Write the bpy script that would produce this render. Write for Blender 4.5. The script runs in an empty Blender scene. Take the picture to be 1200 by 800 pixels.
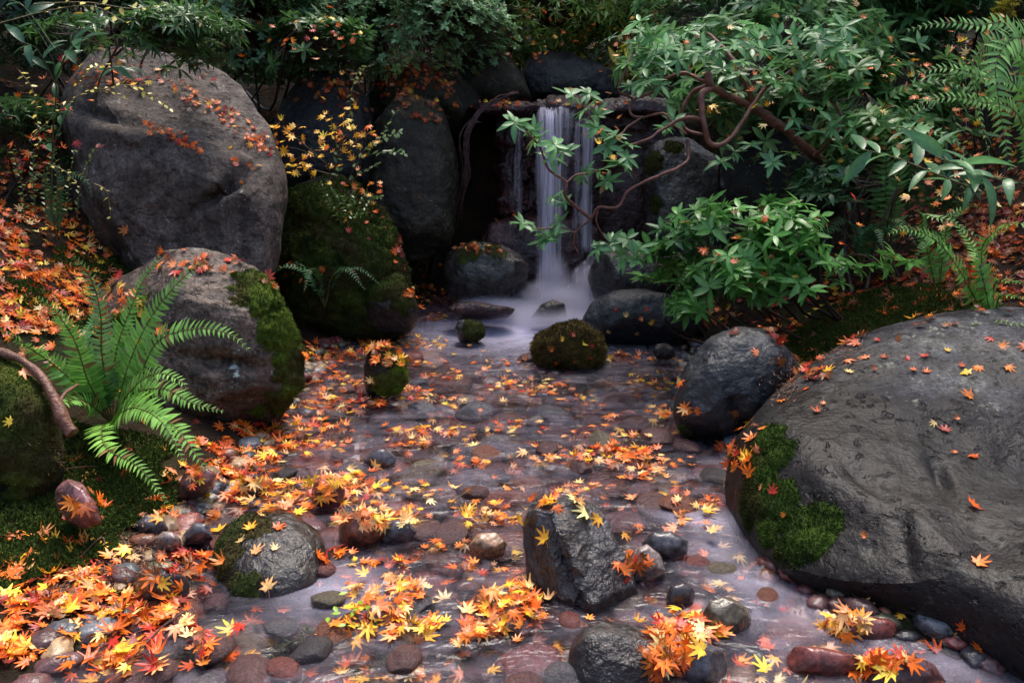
import bpy, math, random
import numpy as np
from mathutils import Vector, Matrix
from mathutils.bvhtree import BVHTree

random.seed(7)
RNG = np.random.default_rng(11)
sc = bpy.context.scene
COL = sc.collection
R = math.radians

# ------------------------------------------------------------------ camera
CAMP = np.array([0.0, 0.0, 1.2]); PITCH = 14.0; LENS = 28.0
cam = bpy.data.cameras.new('camera'); cam.lens = LENS; cam.sensor_width = 36
cam.clip_start = 0.05; cam.clip_end = 400
camo = bpy.data.objects.new('camera', cam); COL.objects.link(camo)
camo.location = CAMP; camo.rotation_euler = (R(90 - PITCH), 0, 0)
sc.camera = camo
FPX = 1200 * LENS / 36
FW = np.array([0, math.cos(R(PITCH)), -math.sin(R(PITCH))])
UPV = np.array([0, math.sin(R(PITCH)), math.cos(R(PITCH))])
RT = np.array([1.0, 0, 0])

# ------------------------------------------------------------------ light
SUN_EL, SUN_AZ = 66.0, 18.0
world = bpy.data.worlds.new('World'); sc.world = world; world.use_nodes = True
wn = world.node_tree.nodes; wl = world.node_tree.links
sky = wn.new('ShaderNodeTexSky'); sky.sky_type = 'NISHITA'; sky.sun_disc = False
sky.sun_elevation = R(SUN_EL); sky.sun_rotation = R(SUN_AZ)
sky.air_density = 1.0; sky.dust_density = 4.0; sky.ozone_density = 1.0
bg = wn['Background']; bg.inputs['Strength'].default_value = 0.15
wl.new(sky.outputs[0], bg.inputs['Color'])
sun = bpy.data.lights.new('sun', 'SUN'); sun.energy = 1.9; sun.angle = R(28)
sun.color = (1.0, 0.93, 0.84)
suno = bpy.data.objects.new('sun', sun); COL.objects.link(suno)
az = R(SUN_AZ)
sdir = Vector((math.sin(az) * math.cos(R(SUN_EL)), math.cos(az) * math.cos(R(SUN_EL)), math.sin(R(SUN_EL))))
suno.rotation_euler = sdir.to_track_quat('Z', 'Y').to_euler()
sc.view_settings.view_transform = 'Standard'; sc.view_settings.look = 'None'
sc.view_settings.gamma = 1; sc.view_settings.use_curve_mapping = False
sc.view_settings.exposure = 1.55
sc.cycles.use_denoising = True
sc.cycles.max_bounces = 8; sc.cycles.transparent_max_bounces = 16
sc.cycles.diffuse_bounces = 3; sc.cycles.glossy_bounces = 3; sc.cycles.volume_bounces = 1
sc.cycles.caustics_reflective = False; sc.cycles.caustics_refractive = False

# ------------------------------------------------------------------ helpers
def ray(px, py):
    px = np.asarray(px, float); py = np.asarray(py, float)
    return FW + ((px - 600) / FPX)[..., None] * RT - ((py - 400) / FPX)[..., None] * UPV
def at(px, py, Y):
    d = ray(px, py); return CAMP + d * (np.asarray(Y, float) / d[..., 1])[..., None]
def onz(px, py, z=0.0):
    d = ray(px, py); return CAMP + d * ((z - CAMP[2]) / d[..., 2])[..., None]
def proj(P):
    q = np.asarray(P) - CAMP; dep = q @ FW
    return 600 + FPX * (q @ RT) / dep, 400 - FPX * (q @ UPV) / dep, dep
def nrm(a):
    a = np.asarray(a, float); return a / np.maximum(np.linalg.norm(a, axis=-1, keepdims=True), 1e-9)
def sstep(x): x = np.clip(x, 0, 1); return x * x * (3 - 2 * x)

def _hash(ix, iy, iz, s):
    h = (ix.astype(np.int64) * 374761393 + iy.astype(np.int64) * 668265263 + iz.astype(np.int64) * 2147483647 + s * 974634777) & 0xffffffff
    h = ((h ^ (h >> 13)) * 1274126177) & 0xffffffff
    h = ((h ^ (h >> 16)) * 2246822519) & 0xffffffff
    return ((h ^ (h >> 15)) & 0xffffff) / float(0xffffff)
def vnoise(P, s=0):
    f = np.floor(P); t = P - f; t = t * t * t * (t * (t * 6 - 15) + 10); i = f.astype(np.int64)
    out = 0
    for a in (0, 1):
        for b in (0, 1):
            for c in (0, 1):
                w = (t[:, 0] if a else 1 - t[:, 0]) * (t[:, 1] if b else 1 - t[:, 1]) * (t[:, 2] if c else 1 - t[:, 2])
                out = out + w * _hash(i[:, 0] + a, i[:, 1] + b, i[:, 2] + c, s)
    return out * 2 - 1
def fbm(P, freq, octv=4, s=0, ridged=False):
    P = np.asarray(P, float); amp = 1.0; out = 0; tot = 0
    for o in range(octv):
        n = vnoise(P * freq + o * 17.3, s + o * 7)
        if ridged: n = 1 - 2 * np.abs(n)
        out = out + amp * n; tot += amp; amp *= 0.5; freq *= 2.03
    return out / tot

def mesh_np(name, V, T=None, Q=None, col=None, smooth=True, attr=None):
    me = bpy.data.meshes.new(name)
    V = np.asarray(V, np.float32); me.vertices.add(len(V)); me.vertices.foreach_set('co', V.ravel())
    parts, starts, n = [], [], 0
    if T is not None and len(T):
        T = np.asarray(T, np.int32); parts.append(T.ravel()); starts.append(np.arange(len(T)) * 3); n += len(T) * 3
    if Q is not None and len(Q):
        Q = np.asarray(Q, np.int32); parts.append(Q.ravel()); starts.append(n + np.arange(len(Q)) * 4)
    L = np.concatenate(parts).astype(np.int32); S = np.concatenate(starts).astype(np.int32)
    me.loops.add(len(L)); me.loops.foreach_set('vertex_index', L)
    me.polygons.add(len(S)); me.polygons.foreach_set('loop_start', S)
    if smooth: me.polygons.foreach_set('use_smooth', np.ones(len(S), bool))
    me.update(calc_edges=True)
    if col is not None:
        c = np.ones((len(V), 4), np.float32); c[:, :3] = np.clip(col, 0, 1)
        a = me.color_attributes.new('Col', 'FLOAT_COLOR', 'POINT'); a.data.foreach_set('color', c.ravel())
    for k, v in (attr or {}).items():
        a = me.attributes.new(k, 'FLOAT', 'POINT'); a.data.foreach_set('value', np.asarray(v, np.float32))
    return me

class MB:
    def __init__(s): s.V = []; s.T = []; s.Q = []; s.C = []; s.n = 0
    def add(s, V, T=None, Q=None, C=None):
        V = np.asarray(V, float).reshape(-1, 3)
        if T is not None and len(T): s.T.append(np.asarray(T) + s.n)
        if Q is not None and len(Q): s.Q.append(np.asarray(Q) + s.n)
        C = np.broadcast_to(np.asarray((1, 1, 1) if C is None else C, float), V.shape)
        s.V.append(V); s.C.append(C); s.n += len(V)
    def mesh(s, name, origin=(0, 0, 0), smooth=True):
        return mesh_np(name, np.concatenate(s.V) - np.asarray(origin), np.concatenate(s.T) if s.T else None,
                       np.concatenate(s.Q) if s.Q else None, np.concatenate(s.C), smooth)

def obj(name, me, mat=None, parent=None, loc=None, label=None, cat=None, group=None, kind=None):
    o = bpy.data.objects.new(name, me); COL.objects.link(o)
    if mat is not None and me is not None and not me.materials: me.materials.append(mat)
    if loc is not None: o.location = [float(v) for v in loc]
    if parent is not None: o.parent = parent
    if label: o['label'] = label
    if cat: o['category'] = cat
    if group: o['group'] = group
    if kind: o['kind'] = kind
    return o
def thing(name, label, cat, loc, group=None):
    return obj(name, None, None, None, loc, label, cat, group)

def tube(P, rad, sides=6, wob=0.0, seed=0):
    P = np.asarray(P, float); n = len(P); rad = np.broadcast_to(np.asarray(rad, float), (n,))
    T = nrm(np.gradient(P, axis=0)); ref = np.array([0.13, 0.21, 0.97])
    A = np.cross(T, ref); A = nrm(A); B = np.cross(T, A)
    an = np.arange(sides) * 2 * math.pi / sides
    r = rad[:, None] * np.ones(sides)[None, :]
    V = P[:, None, :] + r[..., None] * (np.cos(an)[None, :, None] * A[:, None, :] + np.sin(an)[None, :, None] * B[:, None, :])
    V = V.reshape(-1, 3)
    if wob: V = V + nrm(V - np.repeat(P, sides, 0)) * (np.repeat(rad, sides) * wob * fbm(V, 18, 3, seed))[:, None]
    i = np.arange(n - 1)[:, None] * sides; j = np.arange(sides)[None, :]; k = (j + 1) % sides
    Q = np.stack([i + j, i + k, i + sides + k, i + sides + j], -1).reshape(-1, 4)
    ends = [(0, P[0]), ((n - 1) * sides, P[-1])]; T3 = []; nv = len(V)
    V = np.concatenate([V, [P[0], P[-1]]])
    for e, (b, _) in enumerate(ends):
        for a in range(sides): T3.append((b + a, b + (a + 1) % sides, nv + e))
    return V, np.array(T3), Q
def crom(P, n=8):
    P = np.asarray(P, float); E = np.concatenate([[2 * P[0] - P[1]], P, [2 * P[-1] - P[-2]]]); out = []
    for i in range(1, len(E) - 2):
        for t in np.arange(n) / n:
            out.append(0.5 * ((2 * E[i]) + (-E[i-1] + E[i+1]) * t + (2*E[i-1] - 5*E[i] + 4*E[i+1] - E[i+2]) * t*t + (-E[i-1] + 3*E[i] - 3*E[i+1] + E[i+2]) * t**3))
    out.append(P[-1]); return np.array(out)

_ico = {}
def ico(sub):
    if sub in _ico: return _ico[sub]
    if sub == 0:
        p = (1 + 5 ** .5) / 2
        V = nrm(np.array([(-1,p,0),(1,p,0),(-1,-p,0),(1,-p,0),(0,-1,p),(0,1,p),(0,-1,-p),(0,1,-p),(p,0,-1),(p,0,1),(-p,0,-1),(-p,0,1)], float))
        F = np.array([(0,11,5),(0,5,1),(0,1,7),(0,7,10),(0,10,11),(1,5,9),(5,11,4),(11,10,2),(10,7,6),(7,1,8),(3,9,4),(3,4,2),(3,2,6),(3,6,8),(3,8,9),(4,9,5),(2,4,11),(6,2,10),(8,6,7),(9,8,1)])
    else:
        v, f = ico(sub - 1)
        E = np.sort(np.concatenate([f[:, [0, 1]], f[:, [1, 2]], f[:, [2, 0]]]), 1)
        U, inv = np.unique(E, axis=0, return_inverse=True); inv = inv.ravel()
        m = nrm((v[U[:, 0]] + v[U[:, 1]]) / 2); n = len(f); a, b, c = inv[:n] + len(v), inv[n:2*n] + len(v), inv[2*n:] + len(v)
        V = np.concatenate([v, m])
        F = np.concatenate([np.stack([f[:,0], a, c], 1), np.stack([f[:,1], b, a], 1), np.stack([f[:,2], c, b], 1), np.stack([a, b, c], 1)])
    _ico[sub] = (V, F); return V, F

def vnormals(V, T):
    n = np.cross(V[T[:,1]] - V[T[:,0]], V[T[:,2]] - V[T[:,0]]); N = np.zeros_like(V)
    for k in range(3): np.add.at(N, T[:, k], n)
    return nrm(N)

# ------------------------------------------------------------------ materials
class NT:
    def __init__(s, name):
        s.m = bpy.data.materials.new(name); s.m.use_nodes = True; s.t = s.m.node_tree
        s.b = s.t.nodes['Principled BSDF']; s.out = s.t.nodes['Material Output']
        s.tc = s.n('ShaderNodeTexCoord'); s.geo = s.n('ShaderNodeNewGeometry')
    def n(s, t, **k):
        x = s.t.nodes.new(t)
        for a, b in k.items(): setattr(x, a, b)
        return x
    def l(s, a, b): s.t.links.new(a, b)
    def setv(s, sock, v):
        if hasattr(v, 'links') or hasattr(v, 'is_linked'): s.l(v, sock)
        else: sock.default_value = v
    def noise(s, scale, detail=5, rough=.55, vec=None, dist=0):
        x = s.n('ShaderNodeTexNoise'); x.inputs['Scale'].default_value = scale; x.inputs['Detail'].default_value = detail
        x.inputs['Roughness'].default_value = rough; x.inputs['Distortion'].default_value = dist
        s.l(vec if vec is not None else s.tc.outputs['Object'], x.inputs['Vector']); return x.outputs['Fac']
    def ramp(s, fac, stops, interp='LINEAR'):
        x = s.n('ShaderNodeValToRGB'); x.color_ramp.interpolation = interp; e = x.color_ramp.elements
        while len(e) < len(stops): e.new(0.5)
        for i, (p, c) in enumerate(stops):
            e[i].position = p; c = (c, c, c) if not hasattr(c, '__len__') else c; e[i].color = (*c, 1)
        s.l(fac, x.inputs[0]); return x.outputs[0]
    def mix(s, fac, a, b, mode='MIX'):
        x = s.n('ShaderNodeMix', data_type='RGBA', blend_type=mode)
        s.setv(x.inputs[0], fac)
        for k, v in ((6, a), (7, b)):
            if hasattr(v, 'is_linked'): s.l(v, x.inputs[k])
            else: x.inputs[k].default_value = (*v, 1)
        return x.outputs[2]
    def math(s, op, a, b=0.0, clamp=False):
        x = s.n('ShaderNodeMath', operation=op, use_clamp=clamp); s.setv(x.inputs[0], a); s.setv(x.inputs[1], b); return x.outputs[0]
    def maprange(s, v, a, b, c, d):
        x = s.n('ShaderNodeMapRange'); s.l(v, x.inputs[0])
        for k, q in enumerate((a, b, c, d)): x.inputs[k + 1].default_value = q
        return x.outputs[0]
    def bump(s, h, dist, strength=1.0, prev=None):
        x = s.n('ShaderNodeBump'); x.inputs['Distance'].default_value = dist; x.inputs['Strength'].default_value = strength
        s.l(h, x.inputs['Height'])
        if prev is not None: s.l(prev, x.inputs['Normal'])
        return x.outputs[0]

def rock_mat(name, cols, rough=.5, wet=.35, grain=70, graincon=.5, bump=.006, lichen=None, lich_amt=.62, blotch=3.0, spec=.5, wtop=.10, wdark=.55, pits=0):
    """rock: large blotches, fine grain, lichen spots, and a darker, shinier band just above the water line"""
    s = NT(name)
    c = s.ramp(s.noise(blotch, 6, .6, dist=.3), cols)
    g = s.noise(grain, 4, .7)
    c = s.mix(1.0, c, s.ramp(g, [(.3, 1 - graincon), (.7, 1 + graincon * .0 + .35)]), 'MULTIPLY')
    c = s.mix(1.0, c, s.ramp(s.noise(blotch * 4.3, 5, .65), [(.34, .38), (.62, 1.3)]), 'MULTIPLY')
    if lichen:
        m = s.math('MULTIPLY', s.ramp(s.noise(9, 6, .75), [(lich_amt, 0), (lich_amt + .05, 1)]), s.ramp(s.noise(45, 3, .6), [(.42, 0), (.6, 1)]))
        c = s.mix(m, c, lichen)
        v = s.n('ShaderNodeTexVoronoi'); v.inputs['Scale'].default_value = 38; s.l(s.tc.outputs['Object'], v.inputs['Vector'])
        sp = s.ramp(v.outputs['Distance'], [(.10, 1), (.16, 0)])
        sp = s.math('MULTIPLY', sp, s.ramp(s.noise(6, 3), [(.52, 0), (.6, .8)]))
        c = s.mix(sp, c, lichen)
    z = s.n('ShaderNodeSeparateXYZ'); s.l(s.geo.outputs['Position'], z.inputs[0])
    zz = s.math('ADD', z.outputs[2], s.math('MULTIPLY', s.noise(4 if wtop > .2 else 7, 5, .6), -.12 if wtop < .2 else -.62))
    wetm = s.maprange(zz, wtop - .10 if wtop < .2 else wtop - .36, wtop if wtop < .2 else wtop - .22, 1, 0)
    c = s.mix(s.math('MULTIPLY', wetm, wdark), c, (.012, .010, .009))
    s.l(c, s.b.inputs['Base Color'])
    r = s.maprange(s.noise(14, 5, .6), .3, .7, rough - .13, rough + .16)
    r = s.mix(wetm, r, (wet * .6,) * 3)
    s.l(r, s.b.inputs['Roughness']); s.b.inputs['Specular IOR Level'].default_value = spec
    b1 = s.bump(s.noise(11, 7, .62), bump * 3, 1)
    if pits: b1 = s.bump(s.ramp(s.noise(24, 4, .55, None, .4), [(.30, 0), (.42, 1)]), pits, 1, b1)
    b2 = s.bump(s.noise(grain * .8, 4, .65), bump * .45, 1, b1)
    s.l(b2, s.b.inputs['Normal'])
    return s.m

def attr_mat(name, rough=.45, transl=.2, spec=.5, var=.25, scale=60, bump=.0006, coat=0.0):
    """leaves: the colour of each leaf comes from its Col attribute"""
    s = NT(name)
    a = s.n('ShaderNodeAttribute', attribute_name='Col')
    c = s.mix(1.0, a.outputs['Color'], s.ramp(s.noise(scale, 4, .6), [(.3, 1 - var), (.7, 1 + var)]), 'MULTIPLY')
    s.l(c, s.b.inputs['Base Color']); s.b.inputs['Roughness'].default_value = rough
    s.b.inputs['Specular IOR Level'].default_value = spec
    s.b.inputs['Coat Weight'].default_value = coat; s.b.inputs['Coat Roughness'].default_value = .2
    if bump: s.l(s.bump(s.noise(scale * 2.5, 2), bump), s.b.inputs['Normal'])
    if transl:
        t = s.n('ShaderNodeBsdfTranslucent'); s.l(c, t.inputs['Color'])
        mx = s.n('ShaderNodeMixShader'); mx.inputs[0].default_value = transl
        s.l(s.b.outputs[0], mx.inputs[1]); s.l(t.outputs[0], mx.inputs[2]); s.l(mx.outputs[0], s.out.inputs['Surface'])
    return s.m

M = {}
M['granite'] = rock_mat('granite', [(.30, (.035, .027, .022)), (.5, (.115, .09, .076)), (.75, (.20, .16, .14))], .72, .5, 62, .7, .008, (.42, .42, .38), .62, 2.2, .3, pits=.01)
M['granite2'] = rock_mat('granite_brown', [(.25, (.045, .032, .025)), (.5, (.12, .085, .066)), (.75, (.20, .15, .12))], .6, .4, 60, .7, .008, (.42, .46, .42), .6, 3.5, .35, pits=.01)
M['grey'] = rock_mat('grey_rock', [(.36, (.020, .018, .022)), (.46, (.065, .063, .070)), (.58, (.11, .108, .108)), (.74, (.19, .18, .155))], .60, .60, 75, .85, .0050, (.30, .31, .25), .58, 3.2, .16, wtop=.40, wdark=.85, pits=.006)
M['black'] = rock_mat('black_rock', [(.3, (.016, .017, .020)), (.6, (.035, .037, .042)), (.8, (.06, .06, .06))], .36, .22, 60, .4, .008, (.16, .16, .14), .66, 3, .5)
M['wetdark'] = rock_mat('wet_dark_rock', [(.3, (.014, .012, .011)), (.55, (.035, .028, .024)), (.8, (.065, .045, .035))], .26, .14, 45, .4, .010, (.12, .11, .09), .68, 3, .6)
M['upright'] = rock_mat('wet_grey_rock', [(.3, (.022, .013, .009)), (.5, (.050, .045, .045)), (.7, (.12, .115, .125))], .20, .12, 40, .35, .012, None, .6, 4, .6)
M['cliff'] = rock_mat('red_wet_rock', [(.3, (.010, .003, .003)), (.55, (.04, .010, .009)), (.8, (.11, .032, .028))], .24, .15, 40, .4, .014, None, .6, 3, .6)
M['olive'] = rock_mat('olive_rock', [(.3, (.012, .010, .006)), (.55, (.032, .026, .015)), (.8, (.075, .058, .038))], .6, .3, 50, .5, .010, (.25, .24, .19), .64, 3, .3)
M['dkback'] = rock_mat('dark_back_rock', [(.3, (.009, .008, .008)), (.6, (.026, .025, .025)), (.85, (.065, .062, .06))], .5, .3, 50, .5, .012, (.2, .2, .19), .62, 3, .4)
STC = {'purple brown': (.085, .042, .042), 'slate grey': (.075, .082, .095), 'rust brown': (.15, .055, .028), 'olive grey': (.10, .095, .06),
       'dark grey': (.035, .035, .038), 'pale grey': (.20, .185, .17), 'dull red': (.15, .045, .038), 'tan': (.24, .16, .09)}
for k, c in STC.items():
    c = np.array(c) * [2.5, 2.1, 2.1]; M['st_' + k] = rock_mat('river_stone_' + k.replace(' ', '_'), [(.3, tuple(c * .45)), (.55, tuple(c)), (.8, tuple(np.clip(c * 1.6, 0, 1)))], .3, .18, 80, .4, .003, None, .6, 9, .55)
M['maple'] = attr_mat('maple_leaf', .40, .22, .5, .38, 38, .0015)
M['leafgreen'] = attr_mat('evergreen_leaf', .32, .42, .5, .25, 40, .0008)
M['fern'] = attr_mat('fern_leaf', .48, .22, .4, .15, 50, .0004)
M['moss'] = attr_mat('moss', .9, .15, .15, .35, 120, 0)
M['bark'] = attr_mat('bark', .5, 0, .4, .45, 45, .004)
M['gravel'] = attr_mat('gravel', .35, 0, .5, .4, 60, .002)

def ground_mat():
    s = NT('forest_soil')
    c = s.ramp(s.noise(5, 7, .65), [(.3, (.010, .007, .004)), (.5, (.03, .018, .010)), (.7, (.07, .035, .015))])
    c = s.mix(s.ramp(s.noise(1.6, 5, .6), [(.50, 0), (.58, .85)]), c, (.018, .028, .007))
    v = s.n('ShaderNodeTexVoronoi'); v.inputs['Scale'].default_value = 26; s.l(s.tc.outputs['Object'], v.inputs['Vector'])
    peb = s.mix(.55, v.outputs['Color'], (.5, .22, .16)); peb = s.mix(1.0, peb, (.55, .33, .29), 'MULTIPLY'); peb = s.mix(1.0, peb, s.ramp(v.outputs['Distance'], [(.2, 1.2), (.7, .25)]), 'MULTIPLY')
    z = s.n('ShaderNodeSeparateXYZ'); s.l(s.geo.outputs['Position'], z.inputs[0])
    c = s.mix(s.maprange(z.outputs[2], -.03, .0, 1, 0), c, peb)
    s.l(c, s.b.inputs['Base Color']); s.b.inputs['Roughness'].default_value = .85; s.b.inputs['Specular IOR Level'].default_value = .15
    s.l(s.bump(s.noise(30, 7, .7), .03, 1, s.bump(v.outputs['Distance'], -.02, .6)), s.b.inputs['Normal'])
    return s.m
M['ground'] = ground_mat()

def water_mat():
    s = NT('stream_water'); t = s.t
    f = s.n('ShaderNodeAttribute', attribute_name='foam')
    mp = s.n('ShaderNodeMapping'); mp.inputs['Scale'].default_value = (1.0, 1.9, 1.0); s.l(s.tc.outputs['Object'], mp.inputs[0])
    n1 = s.noise(5.5, 3, .5, mp.outputs[0], .8); n2 = s.noise(17, 2, .5, mp.outputs[0], .5)
    bp = s.bump(n2, .006, 1, s.bump(n1, .028, 1))
    gl = s.n('ShaderNodeBsdfGlossy'); gl.inputs['Roughness'].default_value = .19; s.l(bp, gl.inputs['Normal'])
    gl.inputs['Color'].default_value = (1, 1, 1, 1)
    tp = s.n('ShaderNodeBsdfTransparent'); tp.inputs['Color'].default_value = (.93, .88, .94, 1)
    rf = s.n('ShaderNodeBsdfRefraction'); rf.inputs['IOR'].default_value = 1.12; rf.inputs['Roughness'].default_value = .16; rf.inputs['Color'].default_value = (.92, .86, .92, 1); s.l(bp, rf.inputs['Normal'])
    tr = s.n('ShaderNodeMixShader'); tr.inputs[0].default_value = .2; s.l(tp.outputs[0], tr.inputs[1]); s.l(rf.outputs[0], tr.inputs[2])
    fr = s.n('ShaderNodeFresnel'); fr.inputs['IOR'].default_value = 1.23; s.l(bp, fr.inputs['Normal'])
    m1 = s.n('ShaderNodeMixShader'); s.l(fr.outputs[0], m1.inputs[0]); s.l(tr.outputs[0], m1.inputs[1]); s.l(gl.outputs[0], m1.inputs[2])
    df = s.n('ShaderNodeBsdfDiffuse'); df.inputs['Color'].default_value = (.70, .66, .84, 1)
    st = s.noise(4.0, 4, .55, mp.outputs[0], 1.2)
    streak = s.ramp(st, [(.42, 0), (.74, 1)])  # milky water streaks; their lavender diffuse also paints in the sky's sheen
    k = s.math('ADD', s.math('MULTIPLY', streak, .08), .004)
    k = s.math('ADD', k, s.math('MULTIPLY', f.outputs['Fac'], s.maprange(s.noise(9, 3, .5, None, .6), .2, .8, .55, 1.2)), True)
    m2 = s.n('ShaderNodeMixShader'); s.l(k, m2.inputs[0]); s.l(m1.outputs[0], m2.inputs[1]); s.l(df.outputs[0], m2.inputs[2])
    s.l(m2.outputs[0], s.out.inputs['Surface'])
    return s.m
M['water'] = water_mat()

def fall_mat(name, dens):
    s = NT(name)
    a = s.n('ShaderNodeAttribute', attribute_name='edge')
    mp = s.n('ShaderNodeMapping'); mp.inputs['Scale'].default_value = (48, 4, .6); s.l(s.tc.outputs['Object'], mp.inputs[0])
    n = s.noise(1.0, 4, .6, mp.outputs[0])
    al = s.math('MULTIPLY', s.ramp(n, [(.33, .08), (.64, 1)]), a.outputs['Fac'])
    al = s.math('MULTIPLY', al, dens, True)
    df = s.n('ShaderNodeBsdfDiffuse'); df.inputs['Color'].default_value = (.93, .88, .97, 1)
    tl = s.n('ShaderNodeBsdfTranslucent'); tl.inputs['Color'].default_value = (.93, .88, .97, 1)
    m0 = s.n('ShaderNodeMixShader'); m0.inputs[0].default_value = .5; s.l(df.outputs[0], m0.inputs[1]); s.l(tl.outputs[0], m0.inputs[2])
    tr = s.n('ShaderNodeBsdfTransparent')
    m1 = s.n('ShaderNodeMixShader'); s.l(al, m1.inputs[0]); s.l(tr.outputs[0], m1.inputs[1]); s.l(m0.outputs[0], m1.inputs[2])
    s.l(m1.outputs[0], s.out.inputs['Surface']); return s.m
M['fall'] = fall_mat('falling_water', .95); M['fallthin'] = fall_mat('thin_falling_water', .45)

def mist_mat():
    s = NT('spray'); s.t.nodes.remove(s.b)
    g = s.n('ShaderNodeTexGradient', gradient_type='SPHERICAL'); s.l(s.tc.outputs['Object'], g.inputs[0])
    d = s.math('MULTIPLY', s.math('POWER', g.outputs['Fac'], 1.3), 19.0)
    d = s.math('MULTIPLY', d, s.maprange(s.noise(2.5, 3), .3, .7, .5, 1.3))
    v = s.n('ShaderNodeVolumePrincipled'); v.inputs['Color'].default_value = (.86, .82, .95, 1); s.l(d, v.inputs['Density'])
    s.l(v.outputs[0], s.out.inputs['Volume']); return s.m
M['mist'] = mist_mat()

# ------------------------------------------------------------------ terrain
LE = [(40, 790), (130, 715), (180, 650), (225, 600), (290, 530), (345, 465), (372, 425), (405, 395), (480, 372), (500, 352)]
RE = [(1330, 800), (1180, 770), (1010, 720), (930, 665), (920, 605), (862, 535), (808, 470), (815, 425), (800, 395), (760, 372), (740, 352)]
LW = np.array([onz(*p) for p in LE]); RW = np.array([onz(*p) for p in RE])
def xl(y): return np.interp(y, np.concatenate([[-8], LW[:, 1], [7]]), np.concatenate([[-1.9], LW[:, 0], [-.75]]))
def xr(y): return np.interp(y, np.concatenate([[-8], RW[:, 1], [7]]), np.concatenate([[2.0], RW[:, 0], [1.25]]))
def ground_z(x, y):
    x = np.asarray(x, float); y = np.asarray(y, float)
    dl, dr = xl(y) - x, x - xr(y)
    sl = np.interp(y, [1.4, 2.0, 2.6, 3.2, 4.5, 6], [.10, .16, .38, .60, .55, .5]); sr = np.interp(y, [1.5, 2.4, 3.3, 4.2, 6], [.08, .14, .32, .55, .55])
    def prof(d, s): dd = np.clip(d, 0, None); return s * np.minimum(dd, 3.2) + s * .55 * np.clip(dd - 3.2, 0, 14)
    inside = (dl < 0) & (dr < 0); din = np.minimum(-dl, -dr)
    bed = -.12 * sstep(din / .22)
    z = np.where(inside, bed, np.maximum(prof(dl, sl), prof(dr, sr)) + .012)
    zb = 1.36 * sstep((y - 6.5) / .3) + .34 * np.clip(y - 7.3, 0, 14)
    chan = sstep((np.abs(x - .45) - .75) / .5)
    zb = zb + .35 * chan * sstep((y - 6.6) / .6)
    z = np.where(y > 6.5, np.maximum(z, zb), z)
    P = np.stack([x, y, x * 0], -1).reshape(-1, 3)
    n = (fbm(P, 1.3, 5, 3).reshape(x.shape)) * .16 * np.clip(z * 1.5, 0, 1) + fbm(P, 6, 3, 9).reshape(x.shape) * np.where(inside, .018, .03 * np.clip(np.maximum(dl, dr) * 4, 0, 1))
    return z + n
gx = np.concatenate([-np.geomspace(60, 5.2, 26), np.linspace(-5, 5, 300), np.geomspace(5.2, 60, 26)])
gy = np.concatenate([-np.geomspace(60, 2.2, 24), np.linspace(-2, 1, 30), np.linspace(1.03, 8, 260), np.geomspace(8.1, 90, 40)])
GX, GY = np.meshgrid(gx, gy); GZ = ground_z(GX, GY)
GV = np.stack([GX, GY, GZ], -1).reshape(-1, 3); nx, ny = len(gx), len(gy)
ii = (np.arange(ny - 1)[:, None] * nx + np.arange(nx - 1)[None, :]).ravel()
GQ = np.stack([ii, ii + 1, ii + nx + 1, ii + nx], -1)
obj('ground', mesh_np('ground', GV, None, GQ), M['ground'], kind='structure')

SOL = []     # (world verts, tris, place phrase)
SOL.append((GV, np.concatenate([GQ[:, :3], GQ[:, [0, 2, 3]]]), None))

# stream surface
SPL = at(645, 362, 5.35)
def wlevel(x, y):
    z = np.zeros_like(x)
    e = sstep((onz(820, 605)[1] - y) / .12) * sstep((x - .35) / .3)
    return z - .012 * e
wx = np.linspace(-2.3, 2.6, 260); wy = np.linspace(-3, 6.25, 380)
WX, WY = np.meshgrid(wx, wy)
WP = np.stack([WX, WY * 1.7, WX * 0], -1).reshape(-1, 3)
WZ = wlevel(WX, WY) + (fbm(WP, 4.0, 3, 21) * .007).reshape(WX.shape)
foam = 1.05 * np.exp(-(((WX - SPL[0]) / .50) ** 2 + ((WY - SPL[1]) / .38) ** 2)) + .40 * np.exp(-(((WX - SPL[0]) / .95) ** 2 + ((WY - SPL[1] + .35) / .50) ** 2))
c1 = onz(818, 606); foam = foam + .30 * np.exp(-(((WX - c1[0]) / .12) ** 2 + ((WY - c1[1]) / .06) ** 2))
for (a_, b_, k_) in [(840, 640, .13), (870, 675, .10), (930, 712, .09), (1000, 735, .09), (1090, 765, .10), (1170, 790, .1), (850, 620, .1), (900, 760, .04)]:
    cc_ = onz(a_, b_); foam = foam + k_ * np.exp(-(((WX - cc_[0]) / .10) ** 2 + ((WY - cc_[1]) / .08) ** 2))
c2 = onz(900, 700); foam = foam + .05 * np.exp(-(((WX - c2[0]) / .30) ** 2 + ((WY - c2[1]) / .30) ** 2))
c3 = onz(390, 690); foam = foam + .22 * np.exp(-(((WX - c3[0]) / .16) ** 2 + ((WY - c3[1]) / .14) ** 2))
nx = len(wx); ii = (np.arange(len(wy) - 1)[:, None] * nx + np.arange(nx - 1)[None, :]).ravel()
WV = np.stack([WX, WY, WZ], -1).reshape(-1, 3); WQ = np.stack([ii, ii + 1, ii + nx + 1, ii + nx], -1)
obj('stream_water', mesh_np('stream_water', WV, None, WQ, attr={'foam': foam.ravel()}), M['water'], kind='structure')

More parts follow.
